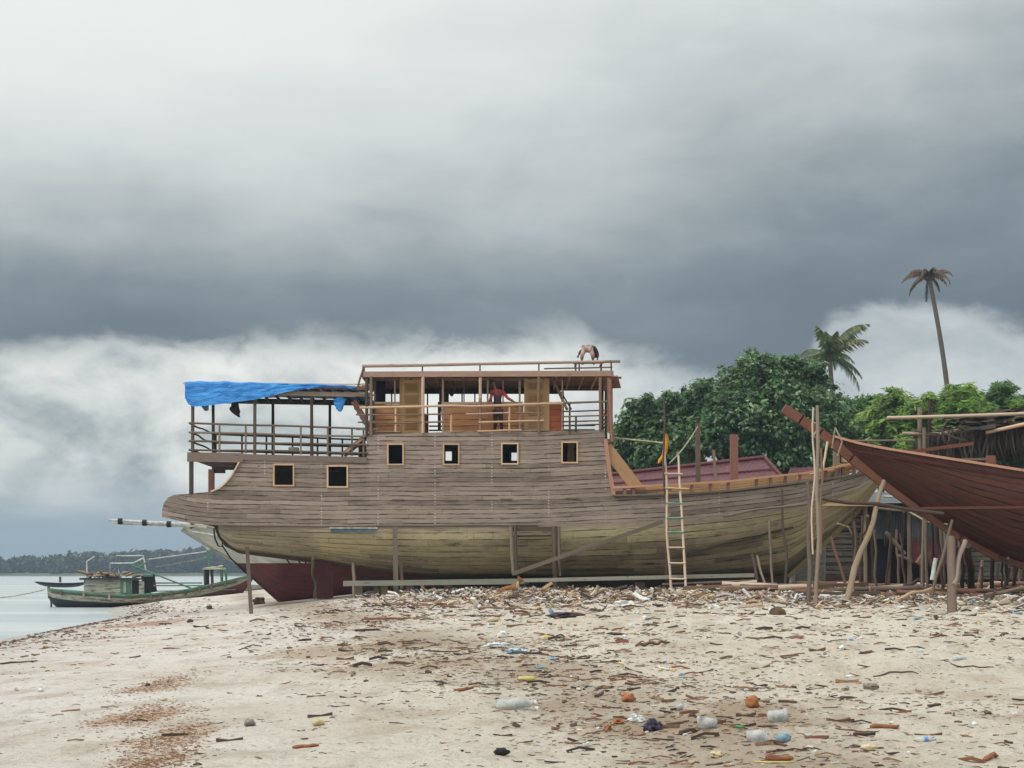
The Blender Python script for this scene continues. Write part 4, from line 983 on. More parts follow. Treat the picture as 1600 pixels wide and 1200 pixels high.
fbp([(232, 874, 0), (322, 862, 0), (326, 857, 0)], .035, whitemetal, 'boom'); fbp([(244, 886, 0), (318, 873, 0)], .018, ropem, 'rope')
fbp([(324, 857, 0), (328, 890, 0)], .06, boatgreen, 'mast'); fbp([(318, 874, 0), (333, 864, 0)], .05, boatgreen, 'mast_arm'); fbp([(322, 855, 0), (328, 858, 0)], .12, whitemetal, 'mast_head')
fbp([(317, 889, 0), (348, 885, 0)], .08, boatwhite, 'fore_roof'); fbbox(316, 887, 347, 890, Y3-.6, Y3+.6, boatwhite, 'fore_roof')
for x, mm, r in ((323, blackm, .14), (331, darkwood, .09), (346, boatgreen, .09), (353, boatgreen, .07), (319, boatgreen, .06)): fbp([(x, 889, -.3), (x+1, 917, -.3)], r, mm, 'fore_post')
fbbox(240, 914, 318, 916, Y3-.9, Y3-.86, boatgreen, 'side_board'); fbbox(240, 910, 316, 912, Y3+.8, Y3+.84, boatgreen, 'side_board')
fbp([(80, 932, 0), (80, 952, 0)], .06, barkm, 'rudder_post'); fbp([(76, 917, 0), (77, 935, 0)], .08, barkm, 'stern_post')
fbp([(94, 910, 0), (94, 901, 0)], .07, barkm, 'bollard')
rope([(-20, 935, 91), (70, 921, 90)], .03, 'mooring line running left from the stern of the fishing boat', sag=.1)
def smallboat(name, Yb, x0, x1, ytop, ykeel, beam, mm, label, cat='boat', group=None, seat=True):
    n = 14; L = x1-x0; Bb = [(x0+L*t/n, max(.02, beam*math.sin(math.pi*min(1, (t+.3)/n*.93+.05))**.6)) for t in range(n+1)]
    T_ = [(x0+L*t/n, ytop-(ykeel-ytop)*.35*(2*t/n-1)**2) for t in range(n+1)]; K_ = [(x0+L*t/n, ykeel-(ykeel-ytop)*1.15*abs(2*t/n-1)**3) for t in range(n+1)]
    t_ = thing(name, (W((x0+x1)/2, ykeel, Yb).x, Yb, W(0, ykeel, Yb).z), label, cat, group)
    hull(Yb, Bb, T_, K_, [x0+L*t/n for t in range(n+1)], NT=6, pq=lambda px: (1.8, 1.5)).build('hull', mm, t_)
    if seat:
        m = MB(); m.beam(W(x0+L*.4, ytop+1, Yb), W(x0+L*.43, ytop+1, Yb), beam*1.6, .05); m.build('seat', postgrey, t_)
    return t_
smallboat('canoe', 97, 54, 140, 911, 918, .5, boatdark, 'small dark canoe moored behind the fishing boat stern')
cn = smallboat('small_boat', 99, 372, 420, 914, 926, .7, whitepaint, 'small white boat half hidden behind the thin dark post')
for k, (x0, x1, yk) in enumerate(((2, 34, 898), (36, 58, 899), (20, 44, 896.6), (-30, -4, 899))):
    t_ = smallboat('distant_boat', 2*F/(yk-HY)*.97, x0, x1, yk-2.6, yk+.2, 1.4, whitemetal if k != 1 else boatdark, 'tiny distant boat anchored off the far wooded shore', group='distant boats off the far shore', seat=False)
    m = MB(); c = W((x0+x1)/2, yk-4, t_.location.y); m.box(c, (2.4, 1.6, 1.4)); m.build('cabin', whitemetal, t_)

# ---------------------------------------------------------------- red varnished bow on the right
Y4 = 46.5
B4 = [(1298, .03), (1340, .26), (1400, .65), (1500, 1.2), (1600, 1.6), (1950, 2.0)]
T4 = [(1298, 681), (1340, 693), (1380, 701), (1480, 717), (1600, 736), (1750, 752), (1950, 756)]
K4 = [(1296, 690), (1330, 714), (1380, 753), (1440, 796), (1500, 836), (1560, 868), (1600, 880), (1950, 892)]
rb = thing('red_boat', (W(1600, 0, Y4).x, Y4, 1.2), 'bow of a new red varnished wooden boat with long raking stem on the right', 'boat')
hull(Y4, B4, T4, K4, list(range(1298, 1951, 10)), pq=lambda px: (1.45+.8*min(1, max(0, (px-1340)/240)), 1.25+.65*min(1, max(0, (px-1340)/240)))).build('hull', varnish, rb)
m = MB(); pts = [(1224, 638), (1250, 655), (1280, 676), (1300, 691), (1330, 714), (1380, 753), (1440, 796), (1500, 837), (1560, 870), (1600, 882)]
rr_ = [.3, .3, .3, .34, .36, .36, .34, .3, .26, .26]
for i, (p, q) in enumerate(zip(pts, pts[1:])): m.beam(W(*p, Y4), W(q[0]+2, q[1]+1, Y4), .2, rr_[i]*.9)
m.build('stem', stemwood, rb)
m = MB(); m.beam(W(1596, 882, Y4), W(1950, 894, Y4), .22, .3); m.build('keel', stemwood, rb)
strake(T4, lambda p: -1, .1, .07, M_wood('pinkish_cap', (150, 104, 84), (180, 136, 114), grain=.8), 'cap_rail', rb, Y4, B4, 1302, 1950, 14)
strake(T4, lambda p: 11, .03, .03, M_wood('wale_red', (50, 24, 18), (80, 38, 28)), 'wale', rb, Y4, B4, 1330, 1950, 14)
m = MB(); m.beam(W(1440, 794, Y4-1.0), W(1640, 792, Y4-1.75), .05, .07); m.build('batten', M_wood('light_batten', (78, 48, 38), (104, 66, 54)), rb)
for k, px in enumerate(range(1400, 1950, 46)):
    m = MB(); b_ = ip(px, B4)-.1; a = W(px, ip(px, T4)+4, Y4-b_); m.beam(a, Vector((a.x, 2*Y4-a.y, a.z)), .12, .12); m.build('deck_beam', redbrown, rb)
m = MB(); m.beam(W(1422, 706, Y4+.4), W(1520, 693, Y4+.6), .1, .1); m.build('loose_beam', stemwood, rb)
m = MB(); m.beam(W(1548, 712, Y4-.9), W(1548, 727, Y4-.9), .2, .25); m.build('timberhead', stemwood, rb)
m = MB(); m.beam(W(1462, 719, Y4), W(1550, 717, Y4), .1, .07); m.build('loose_beam', postgrey, rb)

# palm thatch shelter standing over the red boat
sh = thing('thatch_shelter', (W(1600, 0, 49.5).x, 49.5, 1.2), 'dark palm thatch shelter on bamboo poles above the red boat', 'shelter')
for x0, y0, Y, r, mm in ((1437, 636, 49, .07, postgrey), (1444, 668, 48.8, .06, postgrey), (1453, 624, 49.3, .05, darkwood), (1545, 672, 49, .08, darkwood), (1640, 650, 48.5, .08, postgrey), (1640, 650, 51.5, .08, postgrey), (1470, 672, 51.5, .07, postgrey), (1760, 640, 50, .08, postgrey), (1500, 680, 49.4, .05, darkwood), (1580, 675, 50, .06, darkwood)):
    m = MB(); a = W(x0, y0, Y); m.stick(a, (a.x+.1, Y, gh(a.x, Y)-.1), r, bend=.01, segs=10); m.build('pole', mm, sh)
for pts, r, mm in (([(1386, 653, 48.7), (1500, 650, 48.7), (1640, 645, 48.7), (1770, 640, 48.7)], .055, bamboo), ([(1410, 677, 48.9), (1468, 678, 48.9), (1500, 672, 48.9)], .05, bamboo), ([(1540, 676, 48.4), (1600, 663, 48.2), (1780, 630, 48.2)], .06, palewood), ([(1470, 676, 49), (1540, 674, 49), (1620, 678, 49)], .07, postgrey), ([(1300, 689, 52), (1430, 688, 50)], .03, postgrey)):
    m = MB(); m.tube([W(*p) for p in pts], r, 7); m.build('cross_pole', mm, sh)
m = MB(); random.seed(5)
for k in range(3600):
    px = 1462+random.random()**.8*315; yt = ip(px, [(1460, 676), (1540, 672), (1600, 664), (1780, 632)]); Y = random.uniform(48.6, 51.5)
    if px < 1545 and random.random() < .55: Ys = 0
    a = W(px, yt+random.uniform(-2, 4), 49); a.y = Y
    L = random.uniform(.15, .5) if px < 1530 and random.random() < .45 else random.uniform(.4, 1.2)
    if random.random() < .3: dr = Vector((random.uniform(-1, 1), random.uniform(-.3, .3), random.uniform(-.12, .12)))
    else: dr = Vector((random.uniform(-.35, .35), random.uniform(-.3, .3), -1))
    dr.normalize(); b = a+dr*L; w_ = random.uniform(.012, .035); s_ = dr.cross(Vector((random.uniform(-.3, .3), 1, 0))).normalized()*w_; md = (a+b)/2+Vector((random.uniform(-.06, .06), random.uniform(-.06, .06), 0))
    m.add([a-s_, a+s_, md+s_, md-s_, b], [(0, 1, 2, 3), (3, 2, 4)], [[(px*.1, 0), (px*.1, .1), (px*.1+1, .1), (px*.1+1, 0)], [(px*.1, 0), (px*.1, .1), (px*.1+1, .1)]])
m.build('thatch', thatchm, sh)
m = MB()
for j in range(10):      # matted roof itself
    for i in range(14):
        x0 = 1500+i*20; a = W(x0, ip(x0, [(1460, 674), (1540, 670), (1600, 662), (1780, 630)]), 49); b = W(x0+24, ip(x0+24, [(1460, 674), (1540, 670), (1600, 662), (1780, 630)]), 49)
        a.y = b.y = 48.4+j*.34+random.uniform(-.1, .1); a.z += random.uniform(-.05, .05)+.5*math.sin(math.pi*j/9); b.z += random.uniform(-.05, .05)+.5*math.sin(math.pi*j/9); m.beam(a, b, .36, .06, jit=.05)
m.build('roof_mat', thatchm, sh)

# ---------------------------------------------------------------- buildings behind
def M_tile():
    g = G('maroon_tile_sheet'); uv = g.tc('UV'); u, v, _ = g.sep(uv); n = g.noise(uv, 1.5, 5, .6)
    col = g.mix(g.mr(n, .35, .65), srgb(88, 26, 32), srgb(64, 20, 26)); fr = g.m_('FRACT', g.m_('DIVIDE', v, .42)); fu = g.m_('FRACT', g.m_('DIVIDE', u, .26))
    col = g.mix(g.mr(fr, .82, .97, 0, .6), col, srgb(50, 16, 20)); col = g.mix(g.mr(g.noise(g.map(uv, (1, 3, 1)), 2, 4), .6, .7, 0, .4), col, srgb(140, 84, 80))
    g.bump(g.m_('ADD', g.m_('SUBTRACT', 1., fr), g.m_('MULTIPLY', g.m_('SINE', g.m_('MULTIPLY', fu, 6.283)), .35)), .8, .05)
    return g.fin(col, .5)
rh = thing('red_roofed_house', (W(1100, 0, 76).x, 76, 1.3), 'house with maroon tiled roof behind the foredeck of the big ship', 'house')
RA, RB_ = W(925, 746, 80), W(1195, 716, 76); EA, EB = W(915, 800, 76), W(1262, 790, 70)
BA, BB = RA+Vector((-2, 7, -3)), RB_+Vector((3.5, 7, -3)); 
def face(m, pts, mi=0):
    uv = []; o = Vector(pts[0]); ux = (Vector(pts[1])-o).normalized(); nn_ = ux.cross(Vector(pts[2])-o).normalized(); uy = nn_.cross(ux)
    for p in pts: d_ = Vector(p)-o; uv.append((d_.dot(ux), d_.dot(uy)))
    m.add(pts, [tuple(range(len(pts)))], [uv], mi)
m = MB(); face(m, [EA, EB, RB_, RA]); face(m, [EB, BB, RB_]); face(m, [BB, BA, RA, RB_]); face(m, [BA, EA, RA]); m.build('roof', M_tile(), rh)
m = MB(); m.tube([RA+Vector((0, 0, .05)), RB_+Vector((0, 0, .05))], .1, 8); m.tube([RB_+Vector((0, 0, .03)), EB+Vector((0, 0, .03))], .09, 8); m.build('ridge_cap', M_plain('ridge_maroon', (96, 34, 38)), rh)
for k in range(1, 4):   # battens showing as bright sheet laps
    t = k/4; m = MB(); m.beam(RA.lerp(EA, t)+Vector((0, -.03, .04)), RB_.lerp(EB, t)+Vector((0, -.03, .04)), .06, .05); m.build('sheet_lap', M_plain('lap_maroon', (112, 50, 54)), rh)
m = MB(); wa = EA+Vector((.5, .6, -.1)); wb = EB+Vector((-.6, .6, -.1)); wc = BB+Vector((-.6, -.5, -.1)); wd_ = BA+Vector((.5, -.5, -.1)); c4 = [wa, wb, wc, wd_]
for p, q in zip(c4, c4[1:]+c4[:1]): face(m, [Vector((p.x, p.y, 1)), Vector((q.x, q.y, 1)), q, p])
m.build('wall', M_plain('grey_plaster', (150, 146, 136), (110, 106, 98), sc_=1), rh)
# small second roof wing
rw = thing('lean_to', (W(1290, 0, 78).x, 79, 1.3), 'low maroon roofed wing right of the tiled house', 'shed')
m = MB(); a, b, c, d_ = W(1225, 752, 75), W(1300, 748, 75), W(1285, 729, 78), W(1235, 731, 78); face(m, [a, b, c, d_]); e, f_ = b+Vector((0, 7, 0)), a+Vector((0, 7, 0)); face(m, [e, f_, d_, c]); m.build('roof', M_tile(), rw)
m = MB()
for p, q in ((a, b), (b, e), (e, f_), (f_, a)): face(m, [Vector((p.x, p.y, 1)), Vector((q.x, q.y, 1)), q, p])
m.build('wall', M_plain('grey_plaster', (140, 138, 130)), rw)
# boat shed behind the two bows
sd2 = thing('boatyard_shed', (W(1400, 0, 66).x, 66, 1.3), 'grey plank and sheet metal shed behind the two bows', 'shed')
YS = 64.; gz = 1.25
def spanel(x0, y0, x1, y1, Y, mm, name, th=.05):
    A = W(x0, y0, Y); B = W(x1, y1, Y); m = MB(); m.beam((A.x, Y, (A.z+B.z)/2), (B.x, Y, (A.z+B.z)/2), th, A.z-B.z); return m.build(name, mm, sd2)
slatm = M_wood('grey_wall_slats', (66, 62, 56), (98, 92, 82), (30, 28, 26), pl=(.2, 3), grain=.6, seam=.02)
A = W(1290, 790, YS); B = W(1352, 922, YS); m = MB()
for k in range(11): z = A.z-.12-k*.26; m.beam((A.x, YS+random.uniform(-.02, .02), z), (B.x, YS, z+random.uniform(-.03, .03)), .04, .2)
m.build('plank_wall', slatm, sd2)
def M_corr():
    g = G('blue_grey_sheet_metal'); uv = g.tc('UV'); u, v, _ = g.sep(uv); n = g.noise(uv, .9, 5, .6)
    col = g.mix(g.mr(n, .35, .65), srgb(82, 90, 94), srgb(58, 62, 64)); col = g.mix(g.mr(g.noise(uv, 2.2, 5, .7), .58, .7, 0, .6), col, srgb(96, 72, 56)); g.bump(g.m_('SINE', g.m_('MULTIPLY', u, 60.)), .5, .02); return g.fin(col, .5, Metallic=.2)
corr = M_corr(); spanel(1362, 788, 1420, 842, YS+.4, corr, 'metal_sheet'); spanel(1418, 784, 1500, 846, YS, corr, 'metal_sheet'); spanel(1418, 846, 1510, 880, YS-.1, maroonpaint, 'maroon_wall_base')
spanel(1340, 846, 1362, 900, YS+1.5, boatdark, 'dark_tank'); spanel(1362, 842, 1390, 900, YS+1.2, M_plain('navy_sheet', (30, 38, 60)), 'navy_sheet'); spanel(1290, 786, 1620, 800, YS+.1, darkwood, 'eave_beam'); spanel(1495, 790, 1700, 905, YS+.2, slatm, 'plank_wall')
spanel(1290, 800, 1700, 920, YS+4, darkwood, 'back_wall')
m = MB(); a = W(1285, 786, YS-.6); b = W(1720, 786, YS-.6); m.add([a, b, b+Vector((0, 5.5, .7)), a+Vector((0, 5.5, .7))], [(0, 1, 2, 3)]); m.add([v-Vector((0, 0, .06)) for v in (a, b, b+Vector((0, 5.5, .7)), a+Vector((0, 5.5, .7)))], [(3, 2, 1, 0)]); m.build('roof', corr, sd2)
for x in (1352, 1420, 1500): m = MB(); p = W(x, 790, YS-.2); m.stick(p, (p.x, p.y, 1.1), .09); m.build('shed_post', postgrey, sd2)
prop(1380, 776, 58, 1420, 776, .04, whitemetal, 'white pipe lying level beside the red stem', Y1=58, foot=False, name='pipe', cat='pipe')

# ---------------------------------------------------------------- trees
rs = np.random.RandomState(3)
def leaves(name, blobs, nleaf, size, mat_, parent, Y0, flat=.5, asp=.5, clumps=60, cr=.55, seed=0, shell=.8):
    """blobs: (px,py,r px, dY) ellipsoids; leaf clumps near their surfaces"""
    rs = np.random.RandomState(seed+11); cs = []; cn = []; bl2 = list(blobs)
    for b in blobs:
        for _ in range(int(3+b[2]/7)):
            an = rs.uniform(-.5, math.pi+.5) if rs.rand() < .75 else rs.uniform(0, 6.28); q = rs.uniform(.85, 1.22); bl2.append((b[0]+b[2]*q*math.cos(an), b[1]-b[2]*q*math.sin(an), rs.uniform(4, 11), b[3]-rs.uniform(-1.2, 1.8)))
    blobs = bl2
    vol = np.array([b[2]**2 for b in blobs], float); vol /= vol.sum()
    for bi, b in enumerate(blobs):
        c = W(b[0], b[1], Y0+b[3]); r = b[2]*Y0/F
        k = max(2, int(clumps*vol[bi]*len(blobs)/2.6))
        d_ = rs.normal(size=(k, 3)); d_ /= np.linalg.norm(d_, axis=1)[:, None]
        rad = r*(shell+(1-shell)*rs.rand(k)+.12*rs.normal(size=k))
        cs.append(np.array(c)+d_*rad[:, None]); cn.append(d_)
    cs = np.concatenate(cs); cn = np.concatenate(cn); nc = len(cs); csz = cr*(.35+1.0*rs.rand(nc)); cval = rs.rand(nc)
    idx = rs.randint(0, nc, nleaf); q = rs.normal(size=(nleaf, 3)); q /= np.linalg.norm(q, axis=1)[:, None]
    pos = cs[idx]+q*(csz[idx]*rs.rand(nleaf)**.5)[:, None]*np.array([1, 1, .75])
    nrm = cn[idx]*.5+q*.6+np.array([0, 0, flat])+rs.normal(size=(nleaf, 3))*.35; nrm /= np.linalg.norm(nrm, axis=1)[:, None]
    t = np.cross(nrm, rs.normal(size=(nleaf, 3))); t /= np.linalg.norm(t, axis=1)[:, None]; bt_ = np.cross(nrm, t)
    s_ = (size*(.45+.9*rs.rand(nleaf)))[:, None]
    org = np.array(WO[parent.name])
    v = np.stack([pos-t*s_, pos+bt_*s_*asp-nrm*s_*.15, pos+t*s_, pos-bt_*s_*asp-nrm*s_*.15], 1).reshape(-1, 3)-org
    me = bpy.data.meshes.new(name); me.vertices.add(len(v)); me.vertices.foreach_set('co', v.astype(np.float32).ravel())
    me.loops.add(nleaf*4); me.loops.foreach_set('vertex_index', np.arange(nleaf*4, dtype=np.int32)); me.polygons.add(nleaf)
    me.polygons.foreach_set('loop_start', np.arange(0, nleaf*4, 4, dtype=np.int32)); me.polygons.foreach_set('loop_total', np.full(nleaf, 4, dtype=np.int32))
    uv = me.uv_layers.new(name='UVMap'); val = np.clip(cval[idx]*.6+rs.rand(nleaf)*.45, 0, 1)
    uu = np.stack([np.repeat(val, 4), np.tile([0, .5, 1, .5], nleaf)], 1); uv.data.foreach_set('uv', uu.astype(np.float32).ravel())
    me.materials.append(mat_); me.update(); me.validate(); o = bpy.data.objects.new(name, me); COL.objects.link(o)
    o.parent = parent if parent.get('_p', 1) else None; WO[o.name] = Vector(org); return o
def tree(px, Y0, label, blobs, nleaf, size, mat_, limbs=5, tr=.22, group='trees behind the boatyard', clumps=60, cr=.5, seed=0, asp=.5, name='leafy_tree', flat=.5):
    x = (px-800)*Y0/F; base = Vector((x, Y0, gh(x, Y0)-.1)); t_ = thing(name, base, label, 'tree', group)
    cx = sum(b[0] for b in blobs)/len(blobs); cy = sum(b[1] for b in blobs)/len(blobs); c = W(cx, cy, Y0)
    m = MB(); mid_ = base.lerp(c, .45)+Vector((random.uniform(-.3, .3), 0, 0)); m.tube([base, base.lerp(mid_, .5), mid_], [tr, tr*.85, tr*.7], 9)
    m.build('trunk', barkm, t_)
    rr2 = random.Random(seed)
    for b in rr2.sample(blobs, min(limbs, len(blobs))):
        e = W(b[0], b[1], Y0+b[3]); mm_ = mid_.lerp(e, .5)+Vector((0, 0, -.2)); m = MB(); m.tube([mid_, mm_, e], [tr*.5, tr*.35, tr*.12], 7); m.build('limb', barkm, t_)
    leaves('crown', blobs, nleaf, size, mat_, t_, Y0, clumps=clumps, cr=cr, seed=seed, asp=asp, flat=flat); return t_
big = [(1195, 600, 40, 0), (1165, 605, 40, 1), (1235, 610, 42, .5), (1130, 632, 40, -1), (1275, 635, 45, 0), (1200, 650, 60, -2), (1150, 665, 50, -2.5), (1250, 670, 55, -2), (1100, 650, 38, 0), (1110, 690, 50, -2), (1295, 680, 42, -.5),
       (1198, 574, 15, 0), (1240, 578, 14, .4), (1275, 590, 16, 0), (1160, 582, 12, 0), (1200, 715, 55, -2), (1270, 720, 50, -1), (1090, 620, 16, 0)]
tree(1190, 86, 'tallest dark green broad leaved tree behind the ship foredeck', big, 52000, .15, leafdark, clumps=46, cr=.42, seed=1, tr=.35, asp=.55)
left = [(1005, 665, 32, 0), (1045, 660, 34, 0), (1045, 640, 18, 0), (1062, 630, 16, 0), (1003, 645, 14, 0), (980, 685, 24, 0), (1010, 705, 36, -1), (1060, 700, 40, -1), (975, 725, 28, 0), (1030, 735, 40, 0), (1083, 665, 26, 0), (985, 660, 12, 0)]
tree(1030, 88, 'dark green tree just right of the ship cabin', left, 27000, .15, leafdark, clumps=44, cr=.4, seed=2, asp=.55)
tree(1340, 98, 'mid green tree under the green coconut palm', [(1335, 650, 28, 0), (1355, 665, 30, 0), (1325, 690, 35, 0), (1365, 640, 16, 0), (1375, 690, 36, 0), (1345, 640, 14, 0)], 9000, .17, leafmid, clumps=50, cr=.4, seed=3)
def lt(px, Y0, label, blobs, n, mat_, seed): return tree(px, Y0, label, blobs+[(px-12, 712, 36, 2), (px+22, 705, 34, 2.5), (px+3, 672, 30, 2)], int(n*1.9), .30, mat_, clumps=26, cr=.42, seed=seed, asp=.2, tr=.12, flat=1.1)
lt(1400, 92, 'bright green tree left in the row behind the thatch shelter', [(1400, 650, 30, 0), (1385, 675, 34, 0), (1420, 668, 30, 0), (1402, 632, 14, 0), (1400, 700, 40, 0), (1425, 645, 12, 0)], 7000, leaflight, 4)
lt(1450, 90, 'bright green tree with ragged top around the bare post', [(1450, 650, 26, 0), (1470, 660, 30, 0), (1440, 680, 30, 0), (1465, 690, 34, 0), (1460, 633, 12, 0)], 6500, leaflight, 5)
lt(1500, 88, 'light green tree in front of the tall bare palm trunk', [(1503, 632, 22, 0), (1500, 660, 30, 0), (1522, 650, 22, 0), (1505, 690, 34, 0), (1490, 622, 10, 0), (1505, 616, 9, 0), (1530, 672, 28, 0)], 7500, leaflight, 6)
lt(1565, 92, 'darker tree with pointed top near the right edge', [(1568, 625, 16, 0), (1565, 612, 9, 0), (1560, 650, 28, 0), (1545, 640, 18, 0), (1580, 665, 32, 0), (1570, 700, 36, 0), (1588, 640, 14, 0)], 7500, leafmid, 7)
lt(1620, 90, 'bright green tree cut by the right edge', [(1605, 650, 20, 0), (1625, 660, 32, 0), (1600, 680, 32, 0), (1640, 690, 36, 0), (1670, 670, 30, 0)], 5500, leaflight, 8)
lt(1375, 94, 'bright green bush between the dark tree and the row', [(1372, 668, 26, 0), (1360, 690, 32, 0), (1378, 650, 14, 0)], 5000, leaflight, 14)
lt(1480, 96, 'mid green bush filling the gap behind the thatch shelter', [(1478, 650, 24, 0), (1540, 660, 30, 0), (1590, 660, 26, 0), (1430, 650, 20, 0)], 6000, leafmid, 15)
def palm(px, pyb, pxt, pyt, Y0, nf_, L, mat_, label, curve, droop=1., trr=.2, seed=0, lw=.5):
    rd = random.Random(seed); t = W(pxt, pyt, Y0); bx = (px-800)*Y0/F; base = Vector((bx, Y0, gh(bx, Y0)-.2))
    th_ = thing('coconut_palm', base, label, 'palm', None)
    m = MB(); n = 22; pts = []; rad = []
    for i in range(n+1):
        k = i/n; p = base.lerp(t, k); p.x += curve*math.sin(math.pi*k**1.3); pts.append(p); rad.append(trr*(1.25-.5*k)*(1+.06*(i % 2)))
    m.tube(pts, rad, 10); m.build('trunk', barkm, th_)
    for f in range(nf_):
        az_ = 2*math.pi*(f+rd.random()*.7)/nf_; e0 = rd.uniform(-.35, 1.2) if droop <= 1 else rd.uniform(-.3, .9); ll = L*rd.uniform(.75, 1.1); m = MB(); P = []; p = t.copy(); e = e0; ns = 14
        for i in range(ns+1):
            P.append(p.copy()); dr = Vector((math.cos(az_)*math.cos(e), math.sin(az_)*math.cos(e), math.sin(e))); p = p+dr*ll/ns; e = max(-1.35, e-droop*rd.uniform(.07, .13)*(.5+1.1*i/ns))
        m.tube(P, [.05*(1-.8*i/ns) for i in range(ns+1)], 5); m.uv = [[(.6, 0)]*len(f_) for f_ in m.f]
        for i in range(2, ns*3):
            k = i/3; a = P[min(int(k), ns-1)].lerp(P[min(int(k)+1, ns)], k-int(k)); d_ = (P[min(int(k)+1, ns)]-P[min(int(k), ns-1)]).normalized(); sdv = d_.cross(Vector((0, 0, 1))).normalized(); u_ = rd.random()
            for s_ in (-1, 1):
                if rd.random() < .12: continue
                l_ = lw*ll*.32*math.sin(math.pi*min(1, .12+.85*k/ns))**.7*rd.uniform(.7, 1.1); o1 = (sdv*s_*.6+d_*.5+Vector((0, 0, -.55-.3*droop*rd.random()))).normalized()*l_; wv = d_*.05
                m.add([a-wv, a+wv, a+o1*.6+wv*.8+Vector((0, 0, .02)), a+o1+Vector((0, 0, -.05*l_))], [(0, 1, 2, 3)], [[(u_, 0)]*4])
        m.build('frond', mat_, th_)
    m = MB()
    for k in range(6): an = k*1.05; c = t+Vector((math.cos(an)*.25, math.sin(an)*.25, -.25)); m.tube([c+Vector((0, 0, .14)), c+Vector((0, 0, .05)), c-Vector((0, 0, .08)), c-Vector((0, 0, .15))], [.04, .13, .13, .04], 7)
    m.build('coconuts', barkm, th_)
palm(1312, 720, 1296, 556, 118, 19, 3.5, palmm, 'green coconut palm with full crown above the dark tree', .15, .8, .2, 4, .8)
palm(1500, 720, 1451, 430, 122, 11, 2.4, palmdead, 'very tall coconut palm with dead drooping fronds on a bare trunk', .55, 1.25, .2, 9, .7)

# ---------------------------------------------------------------- far shore
m = MB(); xs = list(range(-500, 121, 10))
vs = []
for x in xs: h = 2.2*min(1, max(0, (70-x)/60)); vs += [(x, 690, -.5), (x, 700, .8+h*.2), (x, 800, h*1.3+.3), (x, 1000, -.5)]
m.add(vs, [(i*4+k, i*4+k+1, i*4+4+k+1, i*4+4+k) for i in range(len(xs)-1) for k in range(3)], None, 0, True)
for i in range(len(m.f)): m.f[i] = m.f[i][::-1]
m.build('far_shore', M_plain('far_ground', (70, 84, 60), (90, 96, 70), sc_=.02), kind='structure')
rs = np.random.RandomState(8); cen = []
PR = [(-1300, 868), (-300, 866), (0, 869), (60, 866), (110, 862), (150, 859), (200, 858), (260, 855), (345, 851), (420, 852), (520, 868), (640, 884)]
V_ = []; UV_ = []
for k in range(2600):
    px = rs.uniform(-900, 560); Y = rs.uniform(700, 800); topz = CZ+(HY-ip(px, PR))*Y/F; h = topz*(.62+.38*rs.rand()**2) if rs.rand() < .75 else topz*rs.uniform(.3, .7)
    x = (px-800)*Y/F; r = rs.uniform(2., 3.6); nl = 46; val = rs.rand()
    d_ = rs.normal(size=(nl, 3)); d_ /= np.linalg.norm(d_, axis=1)[:, None]; pos = np.array([x, Y, max(1.5, h-r*.9)])+d_*r*np.array([1, 1, .9])*(.6+.4*rs.rand(nl))[:, None]; 
    low_ = rs.rand(nl) < .45; pos[low_, 2] = rs.uniform(.5, max(1, h-r), low_.sum())
    nr = d_+rs.normal(size=(nl, 3))*.4; nr /= np.linalg.norm(nr, axis=1)[:, None]; t = np.cross(nr, rs.normal(size=(nl, 3))); t /= np.linalg.norm(t, axis=1)[:, None]; b = np.cross(nr, t); s_ = rs.uniform(.7, 1.3, nl)[:, None]
    V_.append(np.stack([pos-t*s_, pos+b*s_, pos+t*s_, pos-b*s_], 1).reshape(-1, 3)); UV_.append(np.repeat(np.clip(val*.7+rs.rand(nl)*.3, 0, 1), 4))
v = np.concatenate(V_); u_ = np.concatenate(UV_); nq = len(v)//4
me = bpy.data.meshes.new('far_wood'); me.vertices.add(len(v)); me.vertices.foreach_set('co', v.astype(np.float32).ravel()); me.loops.add(nq*4); me.loops.foreach_set('vertex_index', np.arange(nq*4, dtype=np.int32)); me.polygons.add(nq)
me.polygons.foreach_set('loop_start', np.arange(0, nq*4, 4, dtype=np.int32)); me.polygons.foreach_set('loop_total', np.full(nq, 4, dtype=np.int32)); uvl = me.uv_layers.new(name='UVMap'); uvl.data.foreach_set('uv', np.stack([u_, u_*0], 1).astype(np.float32).ravel())
me.materials.append(farleaf); me.update(); me.validate(); o = bpy.data.objects.new('far_wood', me); COL.objects.link(o); tag(o, 'dark strip of woodland on the far shore', 'woodland', kind='stuff')

